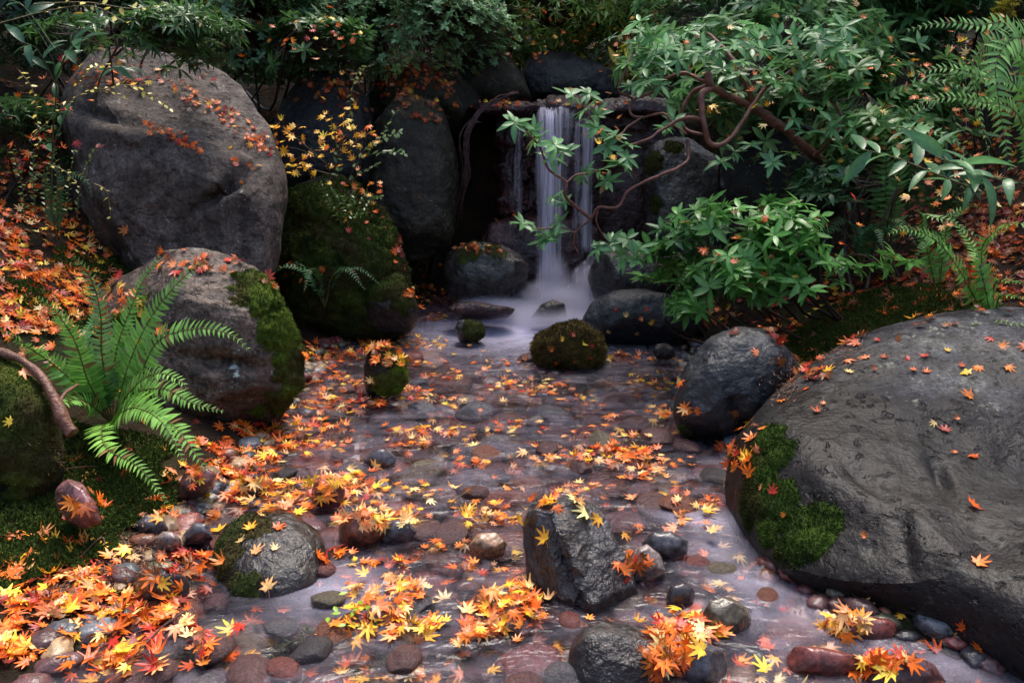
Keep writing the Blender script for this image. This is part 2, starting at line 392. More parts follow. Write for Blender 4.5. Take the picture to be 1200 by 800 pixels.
# ------------------------------------------------------------------ boulders
def cyc_interp(th, pts_th, pts):
    o = np.argsort(pts_th); a = pts_th[o]; p = pts[o]
    a = np.concatenate([a - 2*math.pi, a, a + 2*math.pi]); p = np.concatenate([p, p, p])
    g = np.linspace(-math.pi, math.pi, 181)[:-1]
    G = np.stack([np.interp(g, a, p[:, k]) for k in range(3)], -1)
    for _ in range(5): G = (np.roll(G, 1, 0) + 2 * G + np.roll(G, -1, 0)) / 4
    f = (th + math.pi) / (2 * math.pi) * 180; i = np.floor(f).astype(int) % 180; t = (f - np.floor(f))[:, None]
    return G[i] * (1 - t) + G[(i + 1) % 180] * t

ROCKS = {}
def rock(key, name, label, cat, outl, Y, D, mat, seed, back=None, tilt=.5, p=.8, q=1.0, cuts=9, cutd=.86, amp=.06, sub=6, up=.35, planes=(), blocks=0, ridge=.0, place=None, fine=.012, warp=None):
    O = np.array(outl, float); cpx = (O[:, 0].min() + O[:, 0].max()) / 2; cpy = (O[:, 1].min() + O[:, 1].max()) / 2
    Yk = O[:, 2] if O.shape[1] == 3 else Y + tilt * (cpy - O[:, 1]) / FPX * Y
    P = at(O[:, 0], O[:, 1], Yk); C = at(cpx, cpy, Y)
    th = np.arctan2(-(O[:, 1] - cpy), O[:, 0] - cpx)
    U, F = ico(sub)
    T = np.arctan2(U[:, 2], U[:, 0]); cs = np.sqrt(U[:, 0]**2 + U[:, 2]**2); s = -U[:, 1]
    Pt = cyc_interp(T, th, P - C)
    Bf = nrm(nrm(CAMP - C) * [1, 1, .3] + [0, 0, up]) * D; Bb = -Bf * (back if back else 1.0)
    V = cs[:, None] ** p * Pt + np.where(s[:, None] > 0, np.abs(s[:, None]) ** q * Bf, np.abs(s[:, None]) ** q * Bb)
    Rm = np.mean(np.linalg.norm(Pt, axis=1))
    rg = np.random.default_rng(seed); u = V / Rm
    for _ in range(cuts):
        n = nrm(rg.normal(size=3)); d = u @ n; h = d.max() * (cutd + rg.uniform(-.06, .06)); e = np.clip(d - h, 0, None)
        u = u - (e * .8)[:, None] * n
    for (n, h) in planes:
        n = nrm(np.array(n, float)); d = u @ n; e = np.clip(d - d.max() * h, 0, None); u = u - (e * .9)[:, None] * n
    V = u * Rm
    Nn = vnormals(V, F)
    W = V + C
    disp = amp * Rm * fbm(W, 1.3 / Rm, 5, seed) + fine * fbm(W, 14, 4, seed + 5) * min(1, Rm * 3)
    if ridge: disp = disp + ridge * Rm * fbm(W * [1, 1, .6], 2.2 / Rm, 4, seed + 3, ridged=True)
    if blocks:
        q = fbm(W, 3, 2, 4)[:, None] * .35; g = np.floor(np.concatenate([W[:, :1] / .26, W[:, 1:2] / .9, W[:, 2:] / .13], 1) + q)
        disp = disp + blocks * (_hash(g[:, 0].astype(int), g[:, 1].astype(int), g[:, 2].astype(int), 3) - .5) * 2
    V = V + Nn * disp[:, None]
    if warp is not None: V = warp(V + C, vnormals(V, F)) - C
    base = C.copy(); base[2] = (V[:, 2].min() + C[2])
    Vw = V + C
    o = obj(name, mesh_np(name, Vw - base, F), M[mat], None, base, label, cat)
    ROCKS[key] = (o, Vw, F, base)
    SOL.append((Vw, F, place or ('on the ' + key)))
    return o

def dent(pts):
    """carved hollows: (px, py, Y, radius x, radius z, depth)"""
    def f(W, N):
        X, Yp, dep = proj(W)
        for (px, py, rx, ry, ang, d) in pts:
            a = R(ang); dx = (X - px); dy = (Yp - py); u = dx * math.cos(a) + dy * math.sin(a); v = -dx * math.sin(a) + dy * math.cos(a)
            front = (N @ nrm(CAMP - W.mean(0))) > -.1
            W = W - N * (d * np.exp(-((u / rx) ** 2 + (v / ry) ** 2)) * front)[:, None]
        return W
    return f

rock('tall granite boulder', 'granite_boulder', 'huge rounded brown granite boulder with leaves strewn over its dark sloping top', 'boulder',
     [(66,190),(76,132),(108,98),(165,84),(225,98),(282,134),(322,182),(336,238),(333,300),(310,345),(200,350),(112,290),(82,215)], 4.55, .55, 'granite', 1, 1.2, .75, .68, .9, 8, .92, .06, 6, .9, planes=(((.25,-.55,.78),.74),((-.1,-1,-.05),.8)),
     place='on the huge brown granite boulder', warp=dent([(262,222,36,7,-38,.10),(175,150,95,7,14,.05),(190,172,90,10,14,-.05),(215,165,60,14,20,-.05)]))
rock('round granite boulder', 'granite_boulder', 'rounded brown granite boulder with bright moss down its right edge, behind the fern', 'boulder',
     [(118,345),(165,312),(240,308),(300,322),(342,352),(358,415),(350,462),(305,500),(245,522),(190,515),(135,470),(110,400)], 3.35, .38, 'granite2', 2, 1.2, .45, .66, .9, 9, .86, .07, 6, .6, planes=(((.1,-1,.15),.8),((-.5,-.5,.7),.8)),
     place='on the granite boulder behind the fern', warp=dent([(262,425,45,10,8,.05)]))
rock('mossy corner boulder', 'mossy_boulder', 'dark moss covered boulder cut off by the left edge, below the driftwood', 'boulder',
     [(-140,450),(-60,418),(0,412),(45,440),(74,500),(78,560),(50,600),(0,622),(-70,640),(-140,600)], 2.45, .28, 'olive', 3, 1.2, .4, .75, 1.0, 7, .92, .05, 6, .5, place='on the mossy boulder at the left edge')
rock('mossy bank rock', 'mossy_boulder', 'tall dark rock draped in moss right of the round granite boulder', 'boulder',
     [(318,235),(360,205),(415,220),(455,262),(478,320),(486,365),(470,392),(410,392),(350,395),(325,330)], 5.1, .42, 'olive', 4, 1.2, .5, .75, 1.0, 9, .88, .09, 6, .5, place='on the tall moss draped rock')
rock('small mossy bank rock', 'mossy_boulder', 'squat dark rock with moss cap at the foot of the tall mossy rock', 'boulder',
     [(424,345),(440,325),(468,322),(488,350),(496,375),(480,388),(440,388),(424,375)], 4.75, .16, 'wetdark', 5, 1.2, .4, .7, 1.0, 8, .88, .06, 5, .5)
rock('standing back rock', 'standing_rock', 'tall dark standing stone with pale patches left of the waterfall', 'rock',
     [(428,180),(445,120),(480,98),(515,120),(532,170),(540,230),(530,290),(480,310),(430,280)], 5.95, .30, 'olive', 6, 1.2, .3, .7, 1.0, 9, .88, .06, 6, .3, place='on the standing stone left of the waterfall')
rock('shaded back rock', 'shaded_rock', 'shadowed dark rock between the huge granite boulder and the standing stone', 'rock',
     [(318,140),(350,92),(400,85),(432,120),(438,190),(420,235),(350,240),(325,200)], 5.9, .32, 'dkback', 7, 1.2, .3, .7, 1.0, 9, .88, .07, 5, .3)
rock('peaked back rock', 'back_rock', 'smooth peaked dark rock above and left of the waterfall lip', 'rock',
     [(526,112),(535,70),(560,52),(590,58),(615,95),(625,122),(600,132),(540,130)], 6.75, .30, 'olive', 8, 1.2, .4, .7, 1.0, 6, .9, .05, 5, .3)
rock('ledge bank rock', 'back_rock', 'dark leaf strewn rock between the standing stone and the waterfall lip', 'rock',
     [(425,128),(440,92),(475,72),(515,78),(548,100),(566,126),(548,150),(480,158),(435,150)], 6.5, .35, 'olive', 33, 1.6, .5, .7, 1.0, 8, .9, .08, 5, .5, place='on the dark rock left of the lip')
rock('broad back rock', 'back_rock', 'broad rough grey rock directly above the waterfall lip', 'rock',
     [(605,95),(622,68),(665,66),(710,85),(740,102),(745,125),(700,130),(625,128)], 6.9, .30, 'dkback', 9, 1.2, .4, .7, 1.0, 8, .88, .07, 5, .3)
# the fall's cliff: a wide wet red rock with an undercut left side
rock('waterfall cliff', 'waterfall_ledge', 'reddish brown wet rock ledge that the waterfall pours over', 'rock ledge',
     [(588,200),(590,140),(600,126),(640,124),(700,120),(760,122),(806,132),(815,220),(810,320),(760,350),(640,356),(600,350),(590,300)], 6.42, .36, 'cliff', 10, 1.3, .0, .42, .5, 0, .9, .02, 6, .0, ridge=.045,
     place='on the waterfall ledge', blocks=.05, warp=dent([(620,205,14,60,0,.14),(660,285,50,16,0,.12),(720,200,12,60,0,.10),(660,176,60,6,0,.05)]))
rock('ledge lip', 'lip_slab', 'flat wet reddish slab at the top right of the waterfall lip', 'rock slab',
     [(688,128),(705,117),(745,114),(795,118),(812,128),(800,142),(740,140),(695,138)], 6.2, .20, 'cliff', 11, 1.5, .3, .6, .8, 4, .9, .05, 5, .1)
rock('left ledge lip', 'lip_slab', 'thin leaf littered slab at the top left of the waterfall lip', 'rock slab',
     [(545,128),(575,119),(620,120),(640,128),(620,137),(560,138)], 6.2, .18, 'cliff', 12, 3.5, .3, .6, .8, 4, .9, .05, 5, .1, place='on the slab left of the waterfall lip')
rock('foot ledge', 'ledge_block', 'low wet red brown block behind the foot of the waterfall', 'rock',
     [(560,290),(575,262),(620,256),(700,258),(712,290),(705,330),(640,345),(570,335)], 6.05, .22, 'cliff', 13, 1.2, .2, .6, .8, 5, .9, .05, 5, .2, ridge=.05)
rock('round base rock', 'wet_boulder', 'rounded dark wet boulder left of the foot of the waterfall', 'boulder',
     [(520,320),(524,298),(552,286),(600,292),(622,315),(618,340),(590,356),(545,358),(524,345)], 5.55, .22, 'wetdark', 14, 1.2, .4, .75, 1, 7, .9, .05, 5, .5, place='on the dark boulder left of the fall')
rock('right base rock', 'wet_boulder', 'dark reddish wet rock right of the foot of the waterfall', 'boulder',
     [(688,322),(698,302),(725,292),(762,300),(790,325),(780,350),(730,362),(695,350)], 5.35, .22, 'wetdark', 15, 1.2, .4, .75, 1, 7, .88, .06, 5, .5, place='on the rock right of the fall')
rock('leaning right rock', 'bank_rock', 'tall dark wet rock rising right of the waterfall behind the long branch', 'rock',
     [(748,200),(765,165),(810,160),(850,190),(870,250),(880,320),(850,345),(780,340),(752,280)], 5.75, .30, 'wetdark', 16, 1.2, .2, .7, 1, 9, .88, .08, 5, .3)
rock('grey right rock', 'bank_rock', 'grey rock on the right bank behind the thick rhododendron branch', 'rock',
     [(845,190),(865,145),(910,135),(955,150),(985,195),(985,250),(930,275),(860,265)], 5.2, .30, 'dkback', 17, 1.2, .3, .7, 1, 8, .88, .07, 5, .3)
rock('splash back stone', 'splash_stone', 'small dark stone in the spray left of the falling water', 'stone',
     [(582,348),(590,334),(612,330),(632,338),(634,352),(608,358),(588,358)], 5.55, .10, 'wetdark', 18, 1.2, .4, .75, 1, 6, .9, .05, 4, .4)
rock('splash front stone', 'splash_stone', 'blunt dark wet stone in the foam at the waterfall foot', 'stone',
     [(622,372),(634,358),(648,352),(662,356),(664,370),(655,378),(630,379)], 5.15, .10, 'wetdark', 19, 1.2, .4, .75, 1, 6, .88, .05, 5, .4)
rock('flat red stone', 'flat_stone', 'long flat reddish stone across the pool left of the foam', 'stone',
     [(519,366),(530,356),(560,355),(590,360),(606,362),(602,371),(560,374),(528,374)], 5.1, .14, 'cliff', 20, 1.2, .3, .7, 1, 5, .9, .06, 5, .3)
rock('long right rock', 'wet_boulder', 'low black boulder right of the foam with small pale leaves on it', 'boulder',
     [(680,380),(690,358),(715,345),(745,344),(790,352),(822,368),(830,388),(800,404),(745,403),(700,398)], 4.75, .22, 'black', 21, 1.2, .5, .75, 1, 7, .9, .05, 5, .6, place='on the low black boulder right of the foam')
rock('pool stone', 'pool_stone', 'small dark mossy stone standing in the pool left of the foam', 'stone',
     [(532,385),(538,376),(552,375),(566,380),(569,393),(560,400),(538,400)], 4.75, .08, 'wetdark', 22, 1.2, .4, .7, 1, 6, .88, .05, 5, .4)
rock('moss mound rock', 'mossy_stone', 'round moss covered stone with bright leaves in midstream below the fall', 'stone',
     [(625,412),(632,398),(652,387),(678,384),(702,395),(708,412),(700,428),(665,432),(635,428)], 4.3, .15, 'olive', 23, 1.2, .5, .75, 1, 5, .92, .06, 5, .6, place='on the round mossy stone in midstream')
rock('black nub', 'black_stone', 'small black wet stone in the water left of the smooth black boulder', 'stone',
     [(764,412),(768,404),(780,402),(790,408),(792,418),(780,422),(768,420)], 4.3, .05, 'wetdark', 24, 1.2, .4, .7, 1, 5, .88, .05, 4, .4)
rock('upright moss stone', 'mossy_stone', 'upright pointed stone with bright moss on its right face at the left of the pool', 'stone',
     [(426,430),(430,412),(444,403),(460,408),(474,420),(478,445),(472,462),(448,466),(428,460)], 3.72, .11, 'olive', 25, 1.2, .3, .7, 1, 6, .88, .05, 5, .3)
rock('smooth black boulder', 'black_boulder', 'smooth black boulder at the right edge of the stream beneath the rhododendron leaves', 'boulder',
     [(786,490),(800,440),(828,402),(862,386),(905,392),(935,415),(945,450),(930,485),(890,515),(845,525),(800,512)], 3.25, .26, 'black', 26, 1.2, .5, .75, 1, 8, .9, .04, 6, .5,
     place='on the smooth black boulder', warp=dent([(862,478,10,24,-30,.02)]))
rock('great right boulder', 'grey_boulder', 'great grey boulder filling the right side, mossy at its left end', 'boulder',
     [(838,600,2.4),(850,550,2.6),(885,495,2.85),(935,452,3.05),(1000,415,3.2),(1070,393,3.25),(1160,386,3.25),(1300,392,3.2),(1480,450,2.8),(1650,620,2.3),(1650,850,1.6),(1400,930,1.25),(1215,815,1.60),(1100,752,1.80),(1000,716,1.92),(925,690,2.03),(865,652,2.2)], 2.34, .42, 'grey', 27, 1.3, 0, .60, 1, 6, .93, .03, 7, 1.15,
     place='on the great grey boulder at right', fine=.005, warp=dent([(1105,560,24,7,60,.04),(1060,640,10,40,-10,.015),(1100,480,60,20,10,-.02),(990,610,60,30,30,.025),(1150,625,60,30,20,.03),(1010,560,50,12,35,.02),(960,560,70,25,50,-.02)]))
rock('upright wet stone', 'upright_stone', 'angular upright wet stone with star shaped leaves in the foreground stream', 'stone',
     [(607,655),(610,630),(618,604),(630,584),(648,578),(672,582),(694,590),(708,608),(722,636),(738,672),(748,705),(740,728),(714,742),(682,738),(656,718),(628,692)], 2.02, .15, 'upright', 28, 1.2, .5, .8, .95, 6, .88, .05, 6, .5, ridge=.06, planes=(((-.75,-.65,.15),.6),((.45,-.6,.65),.62),((.6,-.8,-.1),.8)),
     place='on the angular upright stone', warp=dent([(662,660,10,55,-20,.035),(672,720,8,30,10,.02)]))
rock('front domed stone', 'domed_stone', 'smooth domed greenish grey stone at the bottom edge of the picture', 'stone',
     [(658,800),(668,758),(684,736),(712,728),(748,732),(778,750),(796,800),(798,850),(730,870),(660,850)], 1.66, .12, 'upright', 29, 1.2, .4, .68, .9, 7, .9, .04, 6, .5, place='on the domed stone at the bottom edge')
rock('submerged left rock', 'submerged_boulder', 'broad low dark boulder with scattered leaves, water sliding past its right side', 'boulder',
     [(250,650),(262,622),(300,604),(345,604),(378,628),(390,660),(372,700),(320,730),(270,715),(255,690)], 2.12, .14, 'wetdark', 30, 1.2, 1.2, .75, 1, 7, .9, .05, 6, .9, place='on the low dark boulder at left')
SM = [
 ('plum stone', 'smooth plum coloured stone standing tilted below the fern at the left bank', [(64,575),(78,562),(98,568),(112,590),(120,612),(100,618),(78,608),(66,592)], 2.14, .07, 'st_purple brown'),
 ('brown blocky stone', 'blocky brown stone lying just below the lowest fern frond tip', [(208,572),(216,554),(240,547),(254,556),(250,572),(225,584),(210,584)], 2.50, .07, 'st_purple brown'),
 ('pale wet cobble', 'pale grey cobble among leaves at the left water edge', [(155,618),(170,605),(192,606),(198,622),(184,634),(160,632)], 2.28, .07, 'st_slate grey'),
 ('speckled cobble', 'speckled pale brown cobble just below the pale grey one', [(178,636),(190,625),(208,626),(215,638),(202,648),(182,646)], 2.18, .06, 'st_pale grey'),
 ('grey cobble', 'grey cobble with wet top left of the low dark boulder', [(213,628),(228,614),(246,616),(250,632),(234,640),(216,638)], 2.24, .06, 'st_slate grey'),
 ('leafy dark stone', 'squarish dark grey stone with red leaves behind it at left', [(155,690),(162,668),(195,668),(222,680),(224,700),(190,714),(160,708)], 1.95, .09, 'st_dark grey'),
 ('blue grey cobble', 'blue grey flat cobble right of the angular upright stone', [(752,638),(760,625),(788,624),(808,636),(806,652),(784,660),(758,654)], 2.2, .07, 'st_slate grey'),
 ('pale slab stone', 'pale slanted stone wedged against the angular upright stone', [(738,668),(742,645),(758,638),(778,655),(780,672),(758,682),(742,680)], 2.05, .06, 'st_pale grey'),
 ('little black stone', 'little black angular stone right of the angular upright stone', [(780,702),(784,688),(802,683),(815,692),(812,708),(796,714),(782,712)], 1.92, .05, 'st_dark grey'),
 ('olive stone', 'rounded olive stone with wet sheen in the fast water', [(820,722),(828,705),(852,698),(874,708),(880,728),(868,746),(840,748),(824,738)], 1.84, .07, 'st_olive grey'),
 ('bottom grey cobble', 'smooth grey cobble at the bottom edge right of the domed stone', [(798,780),(804,762),(826,752),(848,764),(856,785),(846,806),(815,808),(800,798)], 1.64, .07, 'st_slate grey'),
 ('flat red slab', 'flat red slab under water at lower right with leaves on it', [(968,730),(985,720),(1018,722),(1058,730),(1060,748),(1030,760),(985,754)], 1.80, .05, 'st_dull red'),
 ('long red slab', 'long dark red slab at the bottom edge, near the fast water', [(918,768),(930,758),(965,760),(1010,770),(1018,784),(985,796),(930,790)], 1.66, .05, 'st_dull red'),
 ('corner red slab', 'rough red brown slab by the lower right corner', [(1010,792),(1022,772),(1060,766),(1098,780),(1112,800),(1080,820),(1030,815)], 1.62, .06, 'st_purple brown'),
 ('brown cobble', 'red brown cobble in midstream left of the centre', [(395,625),(402,606),(425,600),(448,612),(452,630),(432,642),(402,640)], 2.27, .07, 'st_rust brown'),
 ('grey leaf cobble', 'grey cobble with an orange drift over its right side', [(440,628),(452,612),(478,610),(490,624),(480,638),(452,640)], 2.28, .06, 'st_slate grey'),
 ('tan cobble', 'mottled tan cobble below the water left of the angular upright stone', [(548,640),(560,626),(582,625),(596,638),(590,652),(562,656)], 2.16, .05, 'st_tan'),
 ('red block', 'dark red blocky stone left of midstream near the orange drift', [(362,585),(368,566),(392,562),(405,574),(402,590),(380,596)], 2.52, .06, 'st_dull red'),
 ('grey drift stone', 'grey stone below a fern frond and above the leaf drift', [(278,575),(284,562),(302,558),(316,566),(314,580),(296,586)], 2.6, .05, 'st_slate grey'),
 ('round grey cobble', 'round grey cobble with a pale leaf in midstream', [(425,540),(434,528),(452,527),(465,536),(462,548),(440,552)], 2.86, .05, 'st_slate grey'),
]
for i, (k, lab, ol, Y, D, m) in enumerate(SM):
    rock(k, 'river_stone', lab, 'stone', ol, Y, D, m, 60 + i, 1.2, .6, .72, 1, 7, .88, .05, 4, .7, fine=.004, place='on the ' + k.replace('on the ', ''))

# random cobbles of the bed
cob_shapes = []
for t in range(14):
    U, F = ico(3); rg = np.random.default_rng(200 + t); u = U * [1, rg.uniform(.6, .9), rg.uniform(.35, .55)]
    for _ in range(7):
        n = nrm(rg.normal(size=3)); d = u @ n; h = d.max() * rg.uniform(.72, .92); u = u - (np.clip(d - h, 0, None) * .85)[:, None] * n
    u = u * (1 + .05 * fbm(u, 2.5, 3, t))[:, None]; cob_shapes.append((u, F))
cob_mesh = {}
stones = []
cnt = 0; tries = 0; placed = []
wts = dict(zip(STC, [.34, .14, .16, .06, .08, .04, .14, .04]))
while cnt < 285 and tries < 20000:
    tries += 1
    py = random.uniform(392, 815); px = random.uniform(120, 1150)
    c = onz(px, py)
    if not (xl(c[1]) - .04 < c[0] < xr(c[1]) + .02): continue
    r = random.choice([.05, .07, .085, .10, .13]) * random.uniform(.8, 1.2) * np.interp(c[1], [1.6, 4.5], [.85, 1.25])
    if any((c[0]-a)**2 + (c[1]-b)**2 < (.50 * (r + q)) ** 2 for a, b, q in placed): continue
    if any(((px - proj(v[3])[0]) ** 2 * .3 + (py - proj(v[3])[1]) ** 2) < 300 for k, v in ROCKS.items() if k in [s[0] for s in SM]): continue
    if px > 810 and py > 640 and random.random() < .75: continue
    placed.append((c[0], c[1], r)); cnt += 1
    key = random.choices(list(wts), list(wts.values()))[0]; t = random.randrange(14)
    if (key, t) not in cob_mesh:
        u, F = cob_shapes[t]; me = mesh_np('river_stone', u, F); me.materials.append(M['st_' + key]); cob_mesh[(key, t)] = me
    u, F = cob_shapes[t]
    top = random.choice([-.05, -.035, -.025, -.02, -.012, .016, .028]) if r < .1 else random.choice([-.03, -.015, -.006])
    z = top - .40 * r - (.03 if px > 790 and py > 600 else 0)
    ang = random.uniform(0, 6.28); tx, ty = random.uniform(-.2, .2), random.uniform(-.2, .2)
    o = obj('river_stone', cob_mesh[(key, t)], None, None, (c[0], c[1], z), cat='stone', group='cobbles in the stream bed')
    o.rotation_euler = (tx, ty, ang); o.scale = (r, r, r)
    Mx = np.array(Matrix.LocRotScale(o.location, o.rotation_euler, o.scale))
    SOL.append((u @ Mx[:3, :3].T + Mx[:3, 3], F, 'on the stream stones'))
    stones.append((o, key, c, top, r))
# gravel between them
mb = MB(); U, F = ico(2)
for i in range(3600):
    y = RNG.uniform(1.3, 5.4); x = RNG.uniform(xl(y) - .05, xr(y) + .05); r = RNG.uniform(.016, .055)
    z = float(ground_z(np.array([x]), np.array([y]))[0]) + r * .05
    c = np.array(STC[random.choice(list(STC))]) * RNG.uniform(.6, 1.3)
    a_ = RNG.uniform(0, 3.14); q_ = r * RNG.uniform(.6, .95); u_ = U * [r, q_, r * .5] * (1 + .22 * RNG.normal(size=(len(U), 1)).clip(-1, 1) * .5)
    mb.add(np.stack([u_[:, 0] * math.cos(a_) - u_[:, 1] * math.sin(a_), u_[:, 0] * math.sin(a_) + u_[:, 1] * math.cos(a_), u_[:, 2]], -1) + [x, y, z], F, None, c * 1.15)
obj('gravel', mb.mesh('gravel'), M['gravel'], kind='stuff')

# ------------------------------------------------------------------ ray casting against what stands
vs, ts, own, n = [], [], [], 0
for k, (V, T, pl) in enumerate(SOL):
    vs.append(V); ts.append(T + n); own.append(np.full(len(T), k)); n += len(V)
VS = np.concatenate(vs); TS = np.concatenate(ts); OWN = np.concatenate(own)
bvh = BVHTree.FromPolygons(VS.tolist(), TS.tolist())
def cast(px, py, water=True):
    d = nrm(ray(px, py)); loc, no, idx, dist = bvh.ray_cast(Vector(CAMP), Vector(d))
    if loc is None: return None
    p = np.array(loc); no = np.array(no); pl = SOL[OWN[idx]][2]
    if no @ d > 0: no = -no
    if water and p[2] < .0:
        p = onz(px, py, 0.0); no = np.array([0, 0, 1.0]); pl = 'water'
    return p, no, pl
def drop(x, y, top=4.0):
    loc, no, idx, dist = bvh.ray_cast(Vector((x, y, top)), Vector((0, 0, -1)))
    if loc is None: return None
    p = np.array(loc); no = np.array(no); no = no if no[2] > 0 else -no
    return p, no, SOL[OWN[idx]][2]

# ------------------------------------------------------------------ moss
MOSS = []
def moss(key, spots, thick=.014, col=(.055, .10, .012), col2=(.10, .15, .02), dens=1.0, blade=.010, upbias=None, seed=0, name='moss', thr=.0):
    o, V, F, base = ROCKS[key]; N = vnormals(V, F)
    m = np.full(len(V), -1.0)
    for (px, py, r) in spots:
        h = cast(px, py, False)
        if h is None: continue
        d = np.linalg.norm(V - h[0], axis=1) / r; m = np.maximum(m, 1 - d)
    if upbias is not None: m = np.maximum(m, (N[:, 2] - upbias) * 1.2)
    m = m + .5 * fbm(V, 8, 4, seed + 50) + .40 * fbm(V, 30, 3, seed); m = np.where(V[:, 2] > -.02, m, -1)
    keep = (m[F] > thr).sum(1) >= 2; F2 = F[keep]
    if not len(F2): return
    used, inv = np.unique(F2, return_inverse=True); F2 = inv.reshape(-1, 3); v = V[used]; nn = N[used]; mm = m[used]
    h = thick * sstep((mm - thr) / .5) * (1 + .55 * fbm(v, 28, 3, seed + 9)) - .003
    v2 = v + nn * h[:, None]
    cc = np.array(col)[None] + (np.array(col2) - np.array(col))[None] * np.clip(.5 + .9 * fbm(v, 16, 3, seed + 2), 0, 1)[:, None]
    bm = np.clip(fbm(v, 7, 3, seed + 77) * 2.2, 0, .75)[:, None]; cc = cc * (1 - bm) + np.array((.045, .032, .012)) * bm
    mb = MB(); mb.add(v2, F2, None, cc); MOSS.append((v2, F2, [q[2] for q in SOL if q[0] is V][0]))
    # tufts
    A, B, Cc = v2[F2[:, 0]], v2[F2[:, 1]], v2[F2[:, 2]]; area = .5 * np.linalg.norm(np.cross(B - A, Cc - A), axis=1)
    nt = int(min(60000, area.sum() * 1e4 * 4.0 * dens * (.010 / blade) ** 1.4)); f = RNG.choice(len(F2), nt, p=area / area.sum())
    a, b = RNG.random(nt), RNG.random(nt); sw = a + b > 1; a[sw], b[sw] = 1 - a[sw], 1 - b[sw]
    P = A[f] + (B[f] - A[f]) * a[:, None] + (Cc[f] - A[f]) * b[:, None]; n0 = nn[F2[f, 0]]
    d = nrm(n0 + RNG.normal(size=(nt, 3)) * .75 + [0, 0, .25]); s = nrm(np.cross(d, RNG.normal(size=(nt, 3))))
    L = blade * RNG.uniform(.5, 1.3, nt)[:, None]; w = L * .24
    TV = np.stack([P - s * w - d * L * .2, P + s * w - d * L * .2, P + d * L], 1).reshape(-1, 3)
    tc = cc[F2[f, 0]] * RNG.uniform(.65, 1.6, nt)[:, None]; tc = np.repeat(tc, 3, 0); 
    mb.add(TV, np.arange(nt * 3).reshape(-1, 3), None, tc)
    me = mb.mesh('moss', base, smooth=True)
    c = obj(name, me, M['moss'], o)
    return c
moss('round granite boulder', [(318,345,.16),(338,385,.17),(350,430,.18),(335,465,.13),(300,330,.10),(150,365,.10)], .022, (.03,.055,.006), (.09,.13,.015), 1, .009, None, 1)
moss('mossy corner boulder', [(10,500,.16),(40,540,.12),(-10,450,.2),(20,590,.09)], .014, (.022,.035,.006), (.065,.08,.012), 1, .008, None, 2)
moss('mossy bank rock', [(350,260,.35),(400,260,.38),(440,300,.35),(370,340,.35),(420,370,.3),(470,360,.2)], .03, (.018,.030,.005), (.055,.075,.012), .9, .014, None, 3)
moss('small mossy bank rock', [(455,332,.16),(470,350,.12)], .015, (.03,.045,.008), (.055,.075,.012), .8, .012, None, 4)
moss('round base rock', [(550,293,.13),(580,294,.10)], .008, (.03,.042,.01), (.06,.08,.018), .7, .012, None, 5)
moss('pool stone', [(555,384,.08),(563,392,.05)], .008, (.03,.035,.008), (.06,.07,.02), 1, .010, None, 6)
moss('moss mound rock', [(665,395,.2),(650,410,.2),(690,415,.18)], .02, (.06,.042,.014), (.14,.105,.03), 1.4, .018, None, 7, thr=-.2)
moss('upright moss stone', [(465,420,.09),(468,445,.10),(450,450,.08),(456,412,.05)], .016, (.06,.11,.01), (.17,.24,.02), 1, .009, None, 8)
moss('great right boulder', [(885,560,.09),(910,590,.10),(940,622,.10),(880,590,.08),(915,530,.07),(900,515,.07),(962,610,.07),(900,620,.06)], .015, (.013,.028,.004), (.048,.085,.011), 1.5, .009, None, 9)
moss('smooth black boulder', [(800,505,.05)], .01, (.03,.04,.01), (.05,.07,.02), .5, .010, None, 11)
moss('leaning right rock', [(765,190,.08),(790,172,.08),(768,240,.06)], .015, (.018,.025,.004), (.05,.06,.01), .8, .014, None, 12)
moss('submerged left rock', [(262,650,.09),(290,615,.08),(285,690,.06)], .01, (.02,.03,.008), (.05,.06,.015), .8, .009, None, 13)

for (V, T, pl) in MOSS:
    SOL.append((V, T, pl)); VS = np.concatenate([VS, V]); TS = np.concatenate([TS, T + len(VS) - len(V)]); OWN = np.concatenate([OWN, np.full(len(T), len(SOL) - 1)])
bvh = BVHTree.FromPolygons(VS.tolist(), TS.tolist())

# moss cushions on the ground (patches of the bank)
def ground_moss(spots, seed, blade=.011, col=(.02,.036,.006), col2=(.06,.09,.014)):
    mb = MB()
    for (px, py, r) in spots:
        h = cast(px, py, False)
        if h is None: continue
        c = h[0]; n = int(5200 * (r / .2) ** 2)
        a = RNG.uniform(0, 6.283, n); q = np.sqrt(RNG.random(n)) * r * (1 + .35 * vnoise(np.stack([np.cos(a) * 2, np.sin(a) * 2, a * 0 + px], -1), seed))
        x, y = c[0] + q * np.cos(a), c[1] + q * np.sin(a); z = ground_z(x, y) + .022 * np.sqrt(np.clip(1 - (q / r / 1.2) ** 2, 0, 1)) * (1 + .6 * fbm(np.stack([x, y, x * 0], -1), 22, 2, seed))
        P = np.stack([x, y, z], -1); d = nrm(RNG.normal(size=(n, 3)) * .6 + [0, 0, .8]); s = nrm(np.cross(d, RNG.normal(size=(n, 3)))); L = blade * RNG.uniform(.6, 1.5, n)[:, None]; w = L * .35
        TV = np.stack([P - s * w - d * L * .5, P + s * w - d * L * .5, P + d * L], 1).reshape(-1, 3)
        cc = np.array(col) + (np.array(col2) - np.array(col)) * RNG.random(n)[:, None]
        mb.add(TV, np.arange(n * 3).reshape(-1, 3), None, np.repeat(cc, 3, 0))
    obj('ground_moss', mb.mesh('ground_moss'), M['moss'], kind='stuff')
ground_moss([(30,630,.22),(75,640,.16),(130,585,.2),(110,545,.25),(100,318,.12),(150,305,.12),(40,345,.10),(120,360,.10)], 1)
